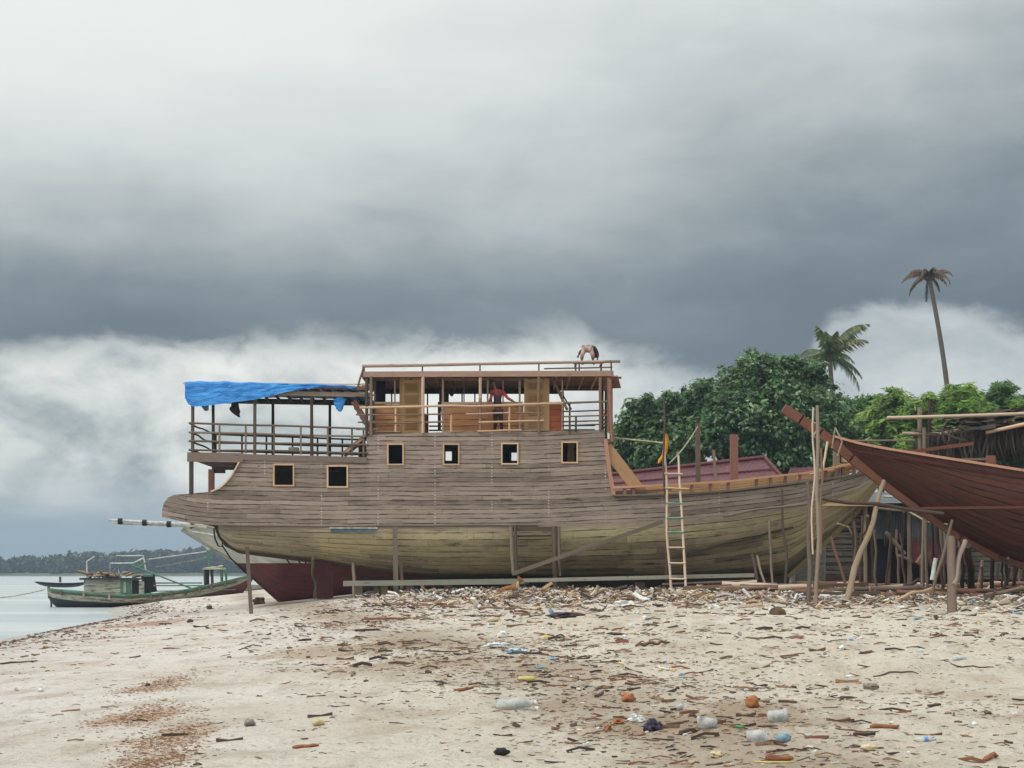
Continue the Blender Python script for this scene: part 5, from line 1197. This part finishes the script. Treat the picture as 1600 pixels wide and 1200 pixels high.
# ---------------------------------------------------------------- people and dog
def human(label, J, Y, shirt, trous, scale=1., headcol=hairm, cat='person', vest=None):
    """J: joint name -> (px, py, dY)"""
    P = {k: W(a, b, Y+c) for k, (a, b, c) in J.items()}
    low_ = min(P['fl'].z, P['fr'].z); t_ = thing('person', (P['pel'].x, Y, low_-.03), label, cat)
    V = []; E = []; ix = {}
    def add(n, p, r, par=None, r2=None):
        ix[n] = len(V); V.append((p[0], p[1], p[2], r*scale, (r2 or r)*scale)); 
        if par: E.append((ix[par], ix[n]))
    up = (P['head']-P['neck']).normalized(); sp = (P['pel']+P['chest'])/2
    add('pel', P['pel'], .13, r2=.10); add('sp', sp, .12, 'pel', .09); add('chest', P['chest'], .15, 'sp', .10); add('neck', P['neck'], .05, 'chest')
    add('jaw', P['head']-up*.06, .065, 'neck'); add('head', P['head']+up*.02, .092, 'jaw'); add('crown', P['head']+up*.11, .065, 'head')
    fd = Vector(J.get('face', (0, -1, 0))) if False else FACE; fd = fd.normalized()
    add('nose', P['head']+fd*.105-up*.01, .014, 'head')
    for s_ in 'lr':
        add('s'+s_, P['s'+s_], .058, 'chest'); add('e'+s_, P['e'+s_], .040, 's'+s_); add('w'+s_, P['w'+s_], .028, 'e'+s_); d_ = (P['w'+s_]-P['e'+s_]).normalized()
        side = d_.cross(Vector((0, 1, .2))).normalized(); pm = P['w'+s_]+d_*.07; add('p'+s_, pm, .034, 'w'+s_, .02)
        for f in range(4): o_ = side*(f-1.5)*.021; a = pm+d_*.045+o_; add('f%d%s' % (f, s_), a, .0095, 'p'+s_); add('g%d%s' % (f, s_), a+d_*(.035+.008*(1.5-abs(f-1.5)))+Vector((0, 0, -.015)), .008, 'f%d%s' % (f, s_))
        add('t'+s_, pm-side*.045+d_*.01, .011, 'p'+s_)
        add('h'+s_, P['h'+s_], .085, 'pel'); add('k'+s_, P['k'+s_], .055, 'h'+s_); add('a'+s_, P['f'+s_]+Vector((0, 0, .06)), .038, 'k'+s_); add('q'+s_, P['f'+s_]+fd*.14+Vector((0, 0, .0)), .035, 'a'+s_)
    skin('body', V, E, skinm, t_, sub=1)
    g_ = lambda n, k, q=None: (*P[n], k*scale, (q or k)*scale)
    V = [g_('pel', .15, .12), (*sp, .14*scale, .11*scale), g_('chest', .17, .12)]; E = [(0, 1), (1, 2)]
    nk = P['chest'].lerp(P['neck'], .7); V.append((*nk, .07*scale)); E.append((2, 3))
    for s_ in 'lr':
        b = len(V); V += [g_('s'+s_, .072), g_('e'+s_, .055), (*P['e'+s_].lerp(P['w'+s_], .85), .043*scale)]; E += [(2, b), (b, b+1), (b+1, b+2)]
    skin('shirt', V, E, shirt, t_, sub=1)
    if vest: skin('vest', [g_('pel', .16, .13), (*sp, .152*scale, .122*scale), g_('chest', .165, .132), (*P['chest'].lerp(P['neck'], .5), .09*scale)], [(0, 1), (1, 2), (2, 3)], vest, t_, sub=1)
    V = [g_('pel', .155, .125)]; E = []
    for s_ in 'lr':
        b = len(V); V += [g_('h'+s_, .105), g_('k'+s_, .075), (*(P['f'+s_]+Vector((0, 0, .08))), .06*scale)]; E += [(0, b), (b, b+1), (b+1, b+2)]
    skin('trousers', V, E, trous, t_, sub=1)
    hd = P['head']; V = [(*(hd+up*.02-fd*.045), .09*scale), (*(hd+up*.09-fd*.02), .088*scale), (*(hd+up*.125), .05*scale)]
    skin('hair', V, [(0, 1), (1, 2)], headcol, t_, sub=1)
    sd_ = fd.cross(up).normalized()
    for s_ in (-1, 1):
        e = hd+fd*.088+sd_*.032*s_+up*.02; m = MB(); m.tube([e-sd_*.012, e+sd_*.012], .008, 6); m.build('eye', hairm, t_)
    return t_
FACE = Vector((.7, -.6, -.35))
human('person in red long sleeves and dark vest leaning over the cabin deck rail', dict(pel=(778, 641, 0), chest=(777, 614, -.03), neck=(773.5, 606, -.05), head=(771, 599.5, -.08), sl=(768.5, 610.5, 0), el=(767.5, 621, -.1), wl=(764, 629, -.25),
      sr=(785, 611, 0), er=(793, 622, -.12), wr=(804, 628, -.25), hl=(774, 644, 0), kl=(774.5, 659, -.04), fl=(773, 675, 0), hr=(782, 644, 0), kr=(783, 659, -.04), fr=(784, 675, 0)), NR+.36, redsleeve, trousm, vest=darkvest)
FACE = Vector((.9, -.3, -.2))
human('dark clothed person standing inside the cabin behind the left window', dict(pel=(697, 640, 0), chest=(696.5, 612, 0), neck=(696.5, 604, 0), head=(697, 597, 0), sl=(690.5, 609, .1), el=(689, 621, .1), wl=(692, 630, 0),
      sr=(702, 609, -.1), er=(706, 619, -.15), wr=(709, 612, -.2), hl=(693.5, 643, 0), kl=(693.5, 659, 0), fl=(693, 675.5, 0), hr=(700, 643, 0), kr=(700, 659, 0), fr=(701, 675.5, 0)), CY+1.3, darkvest, darkvest)
FACE = Vector((.3, .5, -.8))
YR = YC-.6
m = MB(); m.beam(W(896, 567.5, YR-.4), W(944, 566.5, YR-.4), .3, .035); m.beam(W(896, 567.5, YR+.1), W(944, 566.5, YR+.1), .3, .035)
for x in (900, 940):
    a = W(x, 568, YR-.6); m.beam(a, (a.x, a.y+.9, a.z), .06, .06); b = Vector((a.x, YR-.3, a.z)); m.beam(b, (b.x, b.y, zr+.05), .06, .06)
m.build('staging', postbrown, ship)
human('person in beige trousers bending down on top of the cabin roof', dict(pel=(918, 543.5, 0), chest=(925, 543, .34), neck=(929, 548, .45), head=(930, 554, .5), sl=(917, 546, .45), el=(907, 549, .35), wl=(904, 555, .15),
      sr=(930, 545, .2), er=(934, 553, .1), wr=(933.5, 561, .0), hl=(913.5, 545, -.02), kl=(909.5, 555, -.18), fl=(909, 565, .02), hr=(922.5, 545, -.02), kr=(926, 555, -.18), fr=(926.5, 565, .02)), YR-.15, darkvest, beigem, scale=1.05)
# dog lying in front of the long timber
dY = 50.8; bz = gp(792, 926)
def D(px, py, dy=0): p = W(px, py, dY+dy); return p
dl = [(784, 918), (792, 917.5), (800, 916.5), (806, 914.5), (809, 909), (811, 903), (815.5, 903.5), (818.5, 905)]
dr_ = [.09, .105, .11, .12, .075, .072, .045, .03]
V = [(*D(*p), r) for p, r in zip(dl, dr_)]; E = [(i, i+1) for i in range(7)]
def ch(par, pts):
    l_ = par
    for (a, b, c, r) in pts: V.append((*D(a, b, c), r)); E.append((l_, len(V)-1)); l_ = len(V)-1
ch(3, [(806, 919, -.1, .055), (808, 923, -.12, .038), (815, 923.5, -.16, .03), (819, 923.6, -.16, .028)]); ch(3, [(806, 919, .1, .055), (809, 923, .12, .038), (816, 923.3, .14, .03)])
ch(0, [(786, 921, -.12, .07), (793, 922.5, -.16, .045), (788, 924, -.18, .03), (794, 924.4, -.2, .026)]); ch(0, [(785, 921, .1, .06), (791, 923.4, .14, .035)])
ch(0, [(778, 920, 0, .03), (772, 922.5, -.02, .02), (767, 923.5, -.05, .012)]); ch(5, [(809.5, 899, -.04, .02), (809, 896.8, -.05, .009)]); ch(5, [(811, 899, .04, .02), (810.5, 896.8, .05, .009)])
zc = gh(D(792, 0).x, dY)-(D(0, 924.6).z-.02)
V = [(v[0], v[1], v[2]+zc, v[3]) for v in V]
dg_ = thing('dog', (D(792, 0).x, dY, gh(D(792, 0).x, dY)), 'tan dog lying with raised head in front of the long timber', 'dog')
skin('body', V, E, dogm, dg_, sub=2)
m = MB(); c = Vector(V[3][:3])+Vector((.05, -.09, .02)); m.tube([c+Vector((.02, 0, .16)), c, c+Vector((0, 0, -.08))], [.03, .055, .03], 8); m.build('chest_patch', dogw, dg_)

# ---------------------------------------------------------------- litter on the sand: single pieces
def M_pet(name, c, a=.55):
    g = G(name); n = g.noise(g.tc('Object'), 9, 4); g.bump(g.noise(g.tc('Object'), 25, 3), .6, .01)
    return g.fin(g.mix(g.mr(n, .4, .65), srgb(*c), srgb(*[x*.8 for x in c])), .25, Transmission_Weight=a, IOR=1.2, Specular_IOR_Level=.6)
petc = M_pet('clear_plastic', (226, 232, 230)); petb = M_pet('blue_tinted_plastic', (150, 184, 204), .4); whitepl = M_plain('white_plastic', (226, 226, 220), (196, 198, 192), .4); bluepl = M_plain('blue_plastic', (84, 140, 196), (60, 110, 170), .4)
orangepl = M_plain('orange_peel_plastic', (176, 116, 70), (128, 80, 48), .6); greenpl = M_plain('green_plastic', (52, 142, 84), (36, 100, 62), .4); purp = M_plain('dark_purple_plastic', (58, 52, 74), (38, 34, 48), .35)
creampl = M_plain('cream_plastic', (206, 192, 156), (176, 160, 124), .6); yelpl = M_plain('yellow_plastic', (204, 188, 110), (176, 158, 84), .5); leafbr = M_wood('dry_leaf_brown', (118, 74, 52), (150, 100, 72), (70, 42, 30)); huskm = M_plain('coconut_husk', (112, 90, 70), (70, 54, 42), .95, 8)
def place(px, py): p = gp(px, py); return p, p.y/F
def bottle(px, py, wpx, ang, mm, label, cap=None, cup=False, band=None):
    p, s_ = place(px, py); L = wpx*s_; r = L*(.16 if not cup else .36); t_ = thing('plastic_bottle' if not cup else 'plastic_cup', p, label, 'bottle' if not cup else 'cup', 'washed up plastic litter')
    d_ = Vector((math.cos(ang), math.sin(ang), .05)).normalized(); c = p+Vector((0, 0, r*.75)); a = c-d_*L/2
    prof = [(0, .3), (.01, .85), (.05, 1), (.3, .97), (.34, .9), (.38, .98), (.7, 1), (.8, .8), (.9, .4), (.97, .36)] if not cup else [(0, .2), (.02, .72), (.3, .82), (.6, .9), (.93, .98), (.96, 1.08), (1, 1.06)]
    m = MB(); m.tube([a+d_*L*k+Vector((0, 0, random.uniform(-1, 1)*r*.06)) for k, _ in prof], [r*q for _, q in prof], 14); m.build('body', mm, t_)
    if cap: m = MB(); m.tube([a+d_*L*.965, a+d_*L*1.02], r*.42, 10); m.build('cap', cap, t_)
    if band: m = MB(); m.tube([a+d_*L*.42, a+d_*L*.62], r*1.02, 14); m.build('wrapper', band, t_)
    return t_
bottle(806, 1108, 62, .12, petc, 'long clear crumpled bottle lying alone on the sand in the foreground', cap=whitepl)
bottle(1447, 1165, 30, -.25, petc, 'clear bottle with blue wrapper at the bottom right', band=bluepl, cap=bluepl)
bottle(1214, 1131, 30, .15, petc, 'clear cup highest in the group of cups lower right', cup=True, band=None)
bottle(1106, 1144, 28, 2.8, petc, 'clear cup leftmost of the cups lower right', cup=True)
bottle(1182, 1161, 30, -.4, petc, 'clear cup lying between the twigs and the blue cup', cup=True)
bottle(1222, 1157, 25, 1.0, petb, 'blue tinted cup in the lower right litter', cup=True)
bottle(1155, 1143, 17, 2.6, greenpl, 'small green bottle end among the twigs')
bottle(880, 965, 34, .1, purp, 'dark bottle with blue end below the staging frame', band=bluepl)
bottle(496, 1134, 17, .9, creampl, 'cream and yellow cup standing on the sand left of centre', cup=True, band=yelpl)
bottle(824, 1068, 28, .1, yelpl, 'yellowish flat container among twigs in the middle')
bottle(1500, 1033, 24, .2, petc, 'clear bottle beside a stick on the right')
bottle(1018, 979, 12, .2, petb, 'tiny blue bottle below the ladder foot'); bottle(1434, 968, 15, .6, petb, 'pale blue bottle on the sand below the leaning log')
bottle(1062, 1104, 14, 1.2, petc, 'small clear cup right of the long bottle', cup=True); bottle(845, 1046, 15, .2, petb, 'small pale blue bottle in the middle distance'); bottle(1590, 962, 18, .2, petb, 'blue bottle near the right edge under the red hull')
def lump(name, px, py, wpx, hpx, mm, label, cat, seed=0, rough=.25, dep=.8, group=None):
    p, s_ = place(px, py); m = MB(); a, b, c = wpx*s_/2, wpx*s_/2*dep, hpx*s_/2; nu, nv = 18, 10; vs = []
    for j in range(nv+1):
        th_ = math.pi*j/nv
        for i in range(nu):
            ph = 2*math.pi*i/nu; d_ = Vector((math.sin(th_)*math.cos(ph), math.sin(th_)*math.sin(ph), math.cos(th_))); k = 1+rough*mn.noise(d_*1.8+Vector((seed, 0, 0)))*1.6+rough*.5*mn.noise(d_*5+Vector((seed, 3, 0)))
            vs.append(p+Vector((d_.x*a*k, d_.y*b*k, d_.z*c*k+c*.75)))
    fs = [(j*nu+i, j*nu+(i+1) % nu, (j+1)*nu+(i+1) % nu, (j+1)*nu+i) for j in range(nv) for i in range(nu)]
    m.add(vs, fs, None, 0, rough < .4); return m.build(name, mm, label=label, cat=cat, group=group)
lump('coconut', 1215, 963, 26, 20, huskm, 'grey brown coconut lying on the sand below the bow', 'coconut', 1, .12)
lump('crumpled_can', 982, 1094, 20, 17, orangepl, 'orange crumpled can at the top of the foreground litter', 'can', 2, .3)
lump('crumpled_cup', 1174, 1110, 24, 19, orangepl, 'orange torn cup above the clear cups', 'cup', 3, .35)
lump('plastic_bag', 1019, 1140, 24, 20, purp, 'dark purple bag in the foreground litter', 'bag', 4, .5)
lump('plastic_bag', 995, 1131, 22, 14, petc, 'clear bag just left of the dark purple one', 'bag', 5, .5)
lump('orange_peel', 950, 1140, 14, 9, orangepl, 'orange peel piece leftmost in the foreground litter', 'peel', 6, .5); lump('orange_peel', 966, 1134, 14, 9, orangepl, 'orange peel piece right beside the leftmost one', 'peel', 7, .5)
lump('shoe', 784, 1182, 24, 13, blackm, 'black shoe at the bottom centre edge', 'shoe', 8, .25, .5)
lump('shell', 390, 1134, 17, 13, M_plain('grey_shell', (150, 146, 140), (80, 76, 74)), 'grey broken shell on smooth sand at left', 'shell', 9, .3)
lump('shell', 64, 1079, 9, 7, whitepl, 'small white shell on damp sand far left', 'shell', 9, .3)
lump('plastic_bag', 775, 1014, 34, 8, petc, 'clear bag leftmost in the middle litter', 'bag', 10, .6); lump('plastic_bag', 806, 1021, 26, 9, petb, 'pale blue bag in the middle litter', 'bag', 11, .6); lump('plastic_bag', 785, 1000, 14, 10, whitepl, 'small white bag highest in the middle litter', 'bag', 12, .6)
lump('cloth_heap', 1102, 923, 44, 8, bluepl, 'blue sheet crumpled on the ground right of the ladder', 'sheet', 13, .6, .5); lump('plastic_bag', 975, 947, 30, 12, whitepl, 'white and blue bag in the litter band below the ship', 'bag', 14, .6)
lump('plastic_bag', 1118, 950, 24, 8, whitepl, 'white bag in the litter right of the ladder', 'bag', 15, .6); lump('plastic_bag', 1250, 940, 22, 8, petb, 'bluish bag between the scaffold poles', 'bag', 16, .6); lump('plastic_bag', 1305, 938, 30, 9, whitepl, 'white bag at the foot of the leaning log', 'bag', 17, .6)
lump('foam_piece', 772, 973, 18, 8, creampl, 'cream foam piece on the slope below the dog', 'foam', 18, .3); lump('foam_piece', 853, 996, 16, 7, yelpl, 'yellow foam piece on the slope below the staging frame', 'foam', 19, .3); lump('cardboard_box', 724, 920, 20, 9, creampl, 'pale carton in the chips below the ship', 'carton', 20, .15)
lump('driftwood', 404, 944, 18, 12, postdark, 'dark driftwood stump right beside the thin post', 'driftwood', 21, .5, .5); lump('dark_stone', 327, 952, 9, 7, postdark, 'dark stone behind the post on the left slope', 'stone', 22); lump('dark_stone', 297, 973, 10, 6, postdark, 'dark stone lower on the left slope', 'stone', 23); lump('dark_stone', 231, 1075, 7, 6, postdark, 'black pebble above the brown wrack', 'stone', 24)
lump('fibre_lump', 1360, 1078, 22, 14, M_plain('grey_fibre', (150, 138, 122), (104, 94, 82)), 'grey fibrous lump half buried in the sand mound', 'husk', 25, .4); lump('foam_piece', 1358, 1175, 22, 12, creampl, 'cream foam piece at the bottom right', 'foam', 26, .35); lump('plastic_bag', 1122, 1178, 20, 12, creampl, 'cream crumpled bag left of the brown leaf', 'bag', 27, .5)
lump('dark_scrap', 884, 966, 44, 9, M_plain('dark_red_scrap', (70, 40, 36), (46, 30, 28)), 'dark red scrap under the dark bottle', 'scrap', 28, .5, .5)
lump('red_cloth', 1330, 925, 34, 9, M_plain('red_cloth', (150, 52, 48)), 'red cloth on the ground right of the leaning log', 'cloth', 29, .6); lump('plastic_bag', 1440, 920, 22, 9, whitepl, 'white bag left of the stout post', 'bag', 30, .5); lump('plastic_bag', 1545, 945, 40, 7, whitepl, 'long white bag on the ground right of the stout post', 'bag', 31, .5)
def twig(px, py, wpx, ang, rpx, mm, label, name='driftwood_stick', cat='stick', lift=.02, bend=.06, r1=None):
    p, s_ = place(px, py); L = wpx*s_; d_ = Vector((math.cos(ang), math.sin(ang)*1.5, 0)); n = 8; pts = []; sd_ = random.random()*90
    for i in range(n+1):
        q = p+d_*L*(i/n-.5); q.y += bend*L*mn.noise(Vector((sd_, i*.5, 0)))*3; q.z = gh(q.x, q.y)+rpx*s_*.5+abs(lift*mn.noise(Vector((sd_, i*.6, 5)))); pts.append(q)
    m = MB(); m.tube(pts, [rpx*s_*(.55 if i in (0, n) else 1)*(1-.3*i/n) for i in range(n+1)], 7); return m.build(name, mm, label=label, cat=cat)
twig(1382, 1140, 48, .15, 4.5, leafbr, 'red brown palm sheath lying on the right foreground sand', 'palm_sheath', 'sheath'); twig(1218, 1184, 42, -.1, 6, leafbr, 'curled brown leaf base below the clear cups', 'palm_sheath', 'sheath'); twig(1548, 1192, 34, .5, 4.5, leafbr, 'brown leaf base at the bottom right edge', 'palm_sheath', 'sheath')
twig(1210, 1194, 64, -.03, 2, yelpl, 'yellow stick along the bottom edge', 'stick'); twig(1036, 1049, 28, -1.0, 1.6, whitepl, 'white straw stuck in the sand right of the middle', 'straw', 'straw')
twig(478, 1166, 40, .2, 3.6, leafbr, 'dry brown leaf curl on smooth sand left of centre', 'dry_leaf', 'leaf'); twig(728, 1083, 24, .1, 3, leafbr, 'dark brown leaf curl left of the long bottle', 'dry_leaf', 'leaf'); twig(1020, 1012, 60, .35, 3, postbrown, 'brown crooked branch below the ladder', lift=.06)
twig(1400, 1058, 70, .02, 1.5, postdark, 'thin dark stick lying on the sand mound at right'); twig(1520, 1042, 66, -.05, 1.3, postdark, 'thin stick beside the clear bottle on the right'); twig(690, 1020, 60, .05, 1.2, postdark, 'thin dark stick left of the middle litter'); twig(900, 1060, 80, .1, 1.3, postbrown, 'long thin twig right of the yellow container')
twig(1340, 1148, 70, .03, 1.6, postbrown, 'long twig leading to the red brown sheath'); twig(30, 1037, 56, .12, 1.8, postdark, 'dark stick on damp sand at the far left'); twig(940, 1145, 60, .02, 1.3, postbrown, 'twig at the left of the foreground litter'); twig(1240, 1172, 90, .1, 1.6, postdark, 'long dark twig crossing the cups lower right')
twig(600, 968, 70, .08, 2.2, leafbr, 'brown frond stalk on the slope below the tall grey post'); twig(790, 952, 90, .1, 2.4, postbrown, 'long brown branch below the dog'); twig(700, 945, 100, .18, 2.2, leafbr, 'long reddish branch on the slope left of the dog'); twig(575, 985, 40, .2, 2.4, postdark, 'dark forked twig on the left part of the slope')
# loose timbers lying under the bows: each its own piece
random.seed(21)
for k in range(70):
    px = random.uniform(1080, 1610); Y = random.uniform(45.5, 57) if px > 1220 else random.uniform(50, 53); x = (px-800)*Y/F; L = random.uniform(.6, 2.6); an = random.gauss(0, .25); z = gh(x, Y)+random.uniform(.03, .28); w_ = random.uniform(.05, .16)
    a = Vector((x-L/2*math.cos(an), Y-L/2*math.sin(an), z)); b = Vector((x+L/2*math.cos(an), Y+L/2*math.sin(an), z+random.uniform(-.1, .1))); m = MB()
    rnd = random.random() < .5; mm, lb = random.choice([(postgrey, 'grey'), (postbrown, 'brown'), (bamboo, 'pale'), (postgrey, 'grey'), (redbrown, 'brown')])
    if rnd: m.stick(a, b, w_*.7, bend=.02)
    else: m.beam(a, b, w_*1.6, w_*.7, jit=.01)
    m.build('loose_log' if rnd else 'loose_plank', mm, label='loose %s %s lying in the heap under the two bows' % (lb, 'log' if rnd else 'plank'), cat='log' if rnd else 'plank', group='loose %s %s under the bows' % (lb, 'logs' if rnd else 'planks'))
# ---------------------------------------------------------------- uncountable litter
def M_chips(name, pal, rough=.85):
    g = G(name); u, v, _ = g.sep(g.tc('UV')); n = len(pal); return g.fin(g.mix(g.mr(g.noise(g.tc('Object'), 30, 3), .4, .7, 0, .35), g.ramp(u, [(i/n, srgb(*c)) for i, c in enumerate(pal)], 'CONSTANT'), srgb(60, 50, 42)), rough)
chipm = M_chips('mixed_wood_chips', [(168, 148, 122), (112, 86, 66), (206, 194, 172), (78, 60, 50), (150, 136, 118), (190, 164, 124), (60, 48, 42), (226, 220, 206), (134, 104, 78), (112, 102, 90), (204, 208, 206), (156, 130, 104), (216, 214, 206), (92, 74, 60)])
twm = M_chips('twigs_and_leaves', [(92, 70, 54), (66, 52, 42), (120, 94, 70), (148, 116, 84), (80, 66, 54), (58, 46, 40), (134, 88, 58)])
plm = M_chips('plastic_scraps', [(226, 228, 226), (200, 210, 214), (120, 170, 208), (232, 232, 226), (206, 132, 70), (190, 200, 196), (216, 196, 130), (168, 66, 58)], .4)
def scatter(name, n, samp, size, mat_, label, cat, hmax=.05, thin=.25, thick=.25, seed=1, tilt=.2):
    rd = random.Random(seed); V = []; Fc = []; U = []
    for k in range(n):
        for _ in range(40):
            x, y, w_ = samp(rd)
            if rd.random() < w_: break
        L = size(rd, y); W_ = L*thin*rd.uniform(.5, 1.5); H = max(.004, W_*thick*rd.uniform(.6, 1.4)); z = gh(x, y)+H*.4+rd.random()*hmax; an = rd.gauss(0, .45) if rd.random() < .8 else rd.uniform(0, 3.14); tl = rd.gauss(0, tilt)
        dx = Vector((math.cos(an)*math.cos(tl), math.sin(an)*math.cos(tl), math.sin(tl))); dy = Vector((-math.sin(an), math.cos(an), rd.gauss(0, tilt))).normalized(); dz = dx.cross(dy)
        c = Vector((x, y, z)); o = len(V); cu = rd.random(); cv = (cu, 0); tp = rd.uniform(.3, 1); bo = dz*L*rd.uniform(-.12, .12)
        for (i, q) in ((-1, 1), (0, 1), (1, tp)):
            p = c+dx*L/2*i+(bo if i == 0 else Vector()); hw = dy*W_/2*q; V += [p-hw-dz*H/2, p+hw-dz*H/2, p+hw+dz*H/2, p-hw+dz*H/2]
        for s_ in (0, 4): Fc += [(o+s_+a, o+s_+b, o+s_+b+4, o+s_+a+4) for a, b in ((0, 1), (1, 2), (2, 3), (3, 0))]
        Fc += [(o+3, o+2, o+1, o), (o+8, o+9, o+10, o+11)]; U += [[cv]*4]*10
    m = MB(); m.v = [tuple(v) for v in V]; m.f = [list(f) for f in Fc]; m.uv = U; m.mi = [0]*len(Fc); m.sm = [False]*len(Fc)
    return m.build(name, mat_, label=label, cat=cat, kind='stuff')
def s_band(rd):     # thick litter at the foot of the ships
    y = rd.uniform(38, 58); px = rd.uniform(560, 1680); x = (px-800)*y/F; d_ = (y-47)/9; w_ = math.exp(-min(0, d_)**2*2.6)
    if px < 760: w_ *= max(0, (px-540)/260)*(1 if y > 49 else .3)
    if px > 1250: w_ *= 1 if y > 41 else .4
    else: w_ *= 1 if y > 43 else .5
    return x, y, w_
scatter('wood_chips', 18000, s_band, lambda r, y: r.uniform(.07, .3)*(2. if r.random() < .1 else 1), chipm, 'thick scatter of wood chips, husks and offcuts along the foot of the ships', 'wood chips', hmax=.09, thin=.17, thick=.5, seed=2, tilt=.35)
def s_pl(rd):
    if rd.random() < .85: return s_band(rd)
    y = rd.uniform(11, 40); x = rd.uniform(-1, 12)*y/30; return x, y, .6
scatter('plastic_scraps', 560, s_pl, lambda r, y: r.uniform(.04, .14)*(min(1, y/40)), plm, 'small plastic scraps scattered through the wood litter', 'plastic litter', hmax=.08, thin=.7, thick=.5, seed=3, tilt=.4)
HOT = [(x_, y_, r_, a_) for (x_, y_, r_, a_) in [(*gp(1130, 1150)[:2], .95, 9.), (*gp(1000, 1130)[:2], .8, 6.), (*gp(1200, 1180)[:2], .6, 7), (*gp(1050, 1080)[:2], 1., 3), (*gp(880, 1060)[:2], 1.3, 5.), (*gp(780, 1020)[:2], 1.6, 6), (*gp(620, 970)[:2], 2.5, 3), (*gp(700, 940)[:2], 3., 4), (*gp(560, 1015)[:2], 1.6, 1.2)]]
def s_beach(rd):
    y = 9.+rd.random()**.8*44; x = rd.uniform(-.36, .36)*y; px = 800+x/y*F; w_ = .05+.34*max(0, min(1, (px-380)/500)); w_ *= .35+1.3*max(0, mn.noise(Vector((x*.5, y*.3, 40)))+.25)
    for hx, hy, hr, a in HOT: q = ((x-hx)/hr)**2+((y-hy)/(hr*1.8))**2; w_ += a*.16*math.exp(-q) if q < 6 else 0
    if x-ip(y, SH) < 1.2: w_ *= .1
    return x, y, min(1, w_)
scatter('twigs', 14500, s_beach, lambda r, y: r.uniform(.012, .05)*(3.2 if r.random() < .12 else 1)*(1+min(1.5, y/28)), twm, 'small dark twigs and leaf bits strewn over the sand', 'twigs', hmax=.004, thin=.13, thick=.6, seed=4, tilt=.1)
scatter('husk_bits', 1300, s_beach, lambda r, y: r.uniform(.012, .045)*(1+min(1.2, y/30)), chipm, 'small pale husk and bark bits strewn over the sand', 'husk bits', hmax=.004, thin=.5, thick=.5, seed=5, tilt=.2)
WRG = [(*gp(px, py)[:2], rx, ry) for (px, py, rx, ry, c, a) in WR[:4]]+[(*gp(240, 972)[:2], 2.2, 1.6), (*gp(120, 1000)[:2], 2.0, .5)]
def s_wr(rd):
    cx, cy, rx, ry = rd.choice(WRG); return rd.gauss(cx, rx*.5)+.15*(mn.noise(Vector((cy*3, 0, rd.random())))), rd.gauss(cy, ry*.65), 1.
wrk = M_chips('brown_wrack', [(150, 114, 82), (122, 90, 64), (168, 134, 98), (104, 78, 58), (158, 122, 88)])
scatter('wrack', 4200, s_wr, lambda r, y: r.uniform(.01, .035), wrk, 'reddish brown wrack left by the tide on the smooth sand', 'wrack', hmax=.003, thin=.35, thick=.3, seed=6, tilt=.1)
def s_tide(rd):
    y = rd.uniform(30, 85); s_ = rd.gauss(1.6, .5) if rd.random() < .6 else rd.uniform(.8, 5); return ip(y, SH)+s_, y, 1.
scatter('tide_line', 1500, s_tide, lambda r, y: r.uniform(.04, .15), twm, 'dark tide line of twigs along the water edge', 'twigs', hmax=.01, thin=.25, thick=.5, seed=7, tilt=.1)

# ---------------------------------------------------------------- haze
hm = bpy.data.materials.new('air_haze'); hm.use_nodes = True; nt = hm.node_tree; nt.nodes.remove(nt.nodes['Principled BSDF'])
pv = nt.nodes.new('ShaderNodeVolumePrincipled'); pv.inputs['Color'].default_value = (.62, .80, .95, 1); pv.inputs['Density'].default_value =   .00042; pv.inputs['Anisotropy'].default_value = .1
nt.links.new(pv.outputs[0], nt.nodes['Material Output'].inputs['Volume'])
m = MB(); x0, x1, y0, y1, z0, z1 = -1700, 1700, -80, 1600, -4, 40
m.add([(x0, y0, z0), (x1, y0, z0), (x1, y1, z0), (x0, y1, z0), (x0, y0, z1), (x1, y0, z1), (x1, y1, z1), (x0, y1, z1)], [(0, 3, 2, 1), (4, 5, 6, 7), (0, 1, 5, 4), (1, 2, 6, 5), (2, 3, 7, 6), (3, 0, 4, 7)])
m.build('haze', hm, kind='stuff')
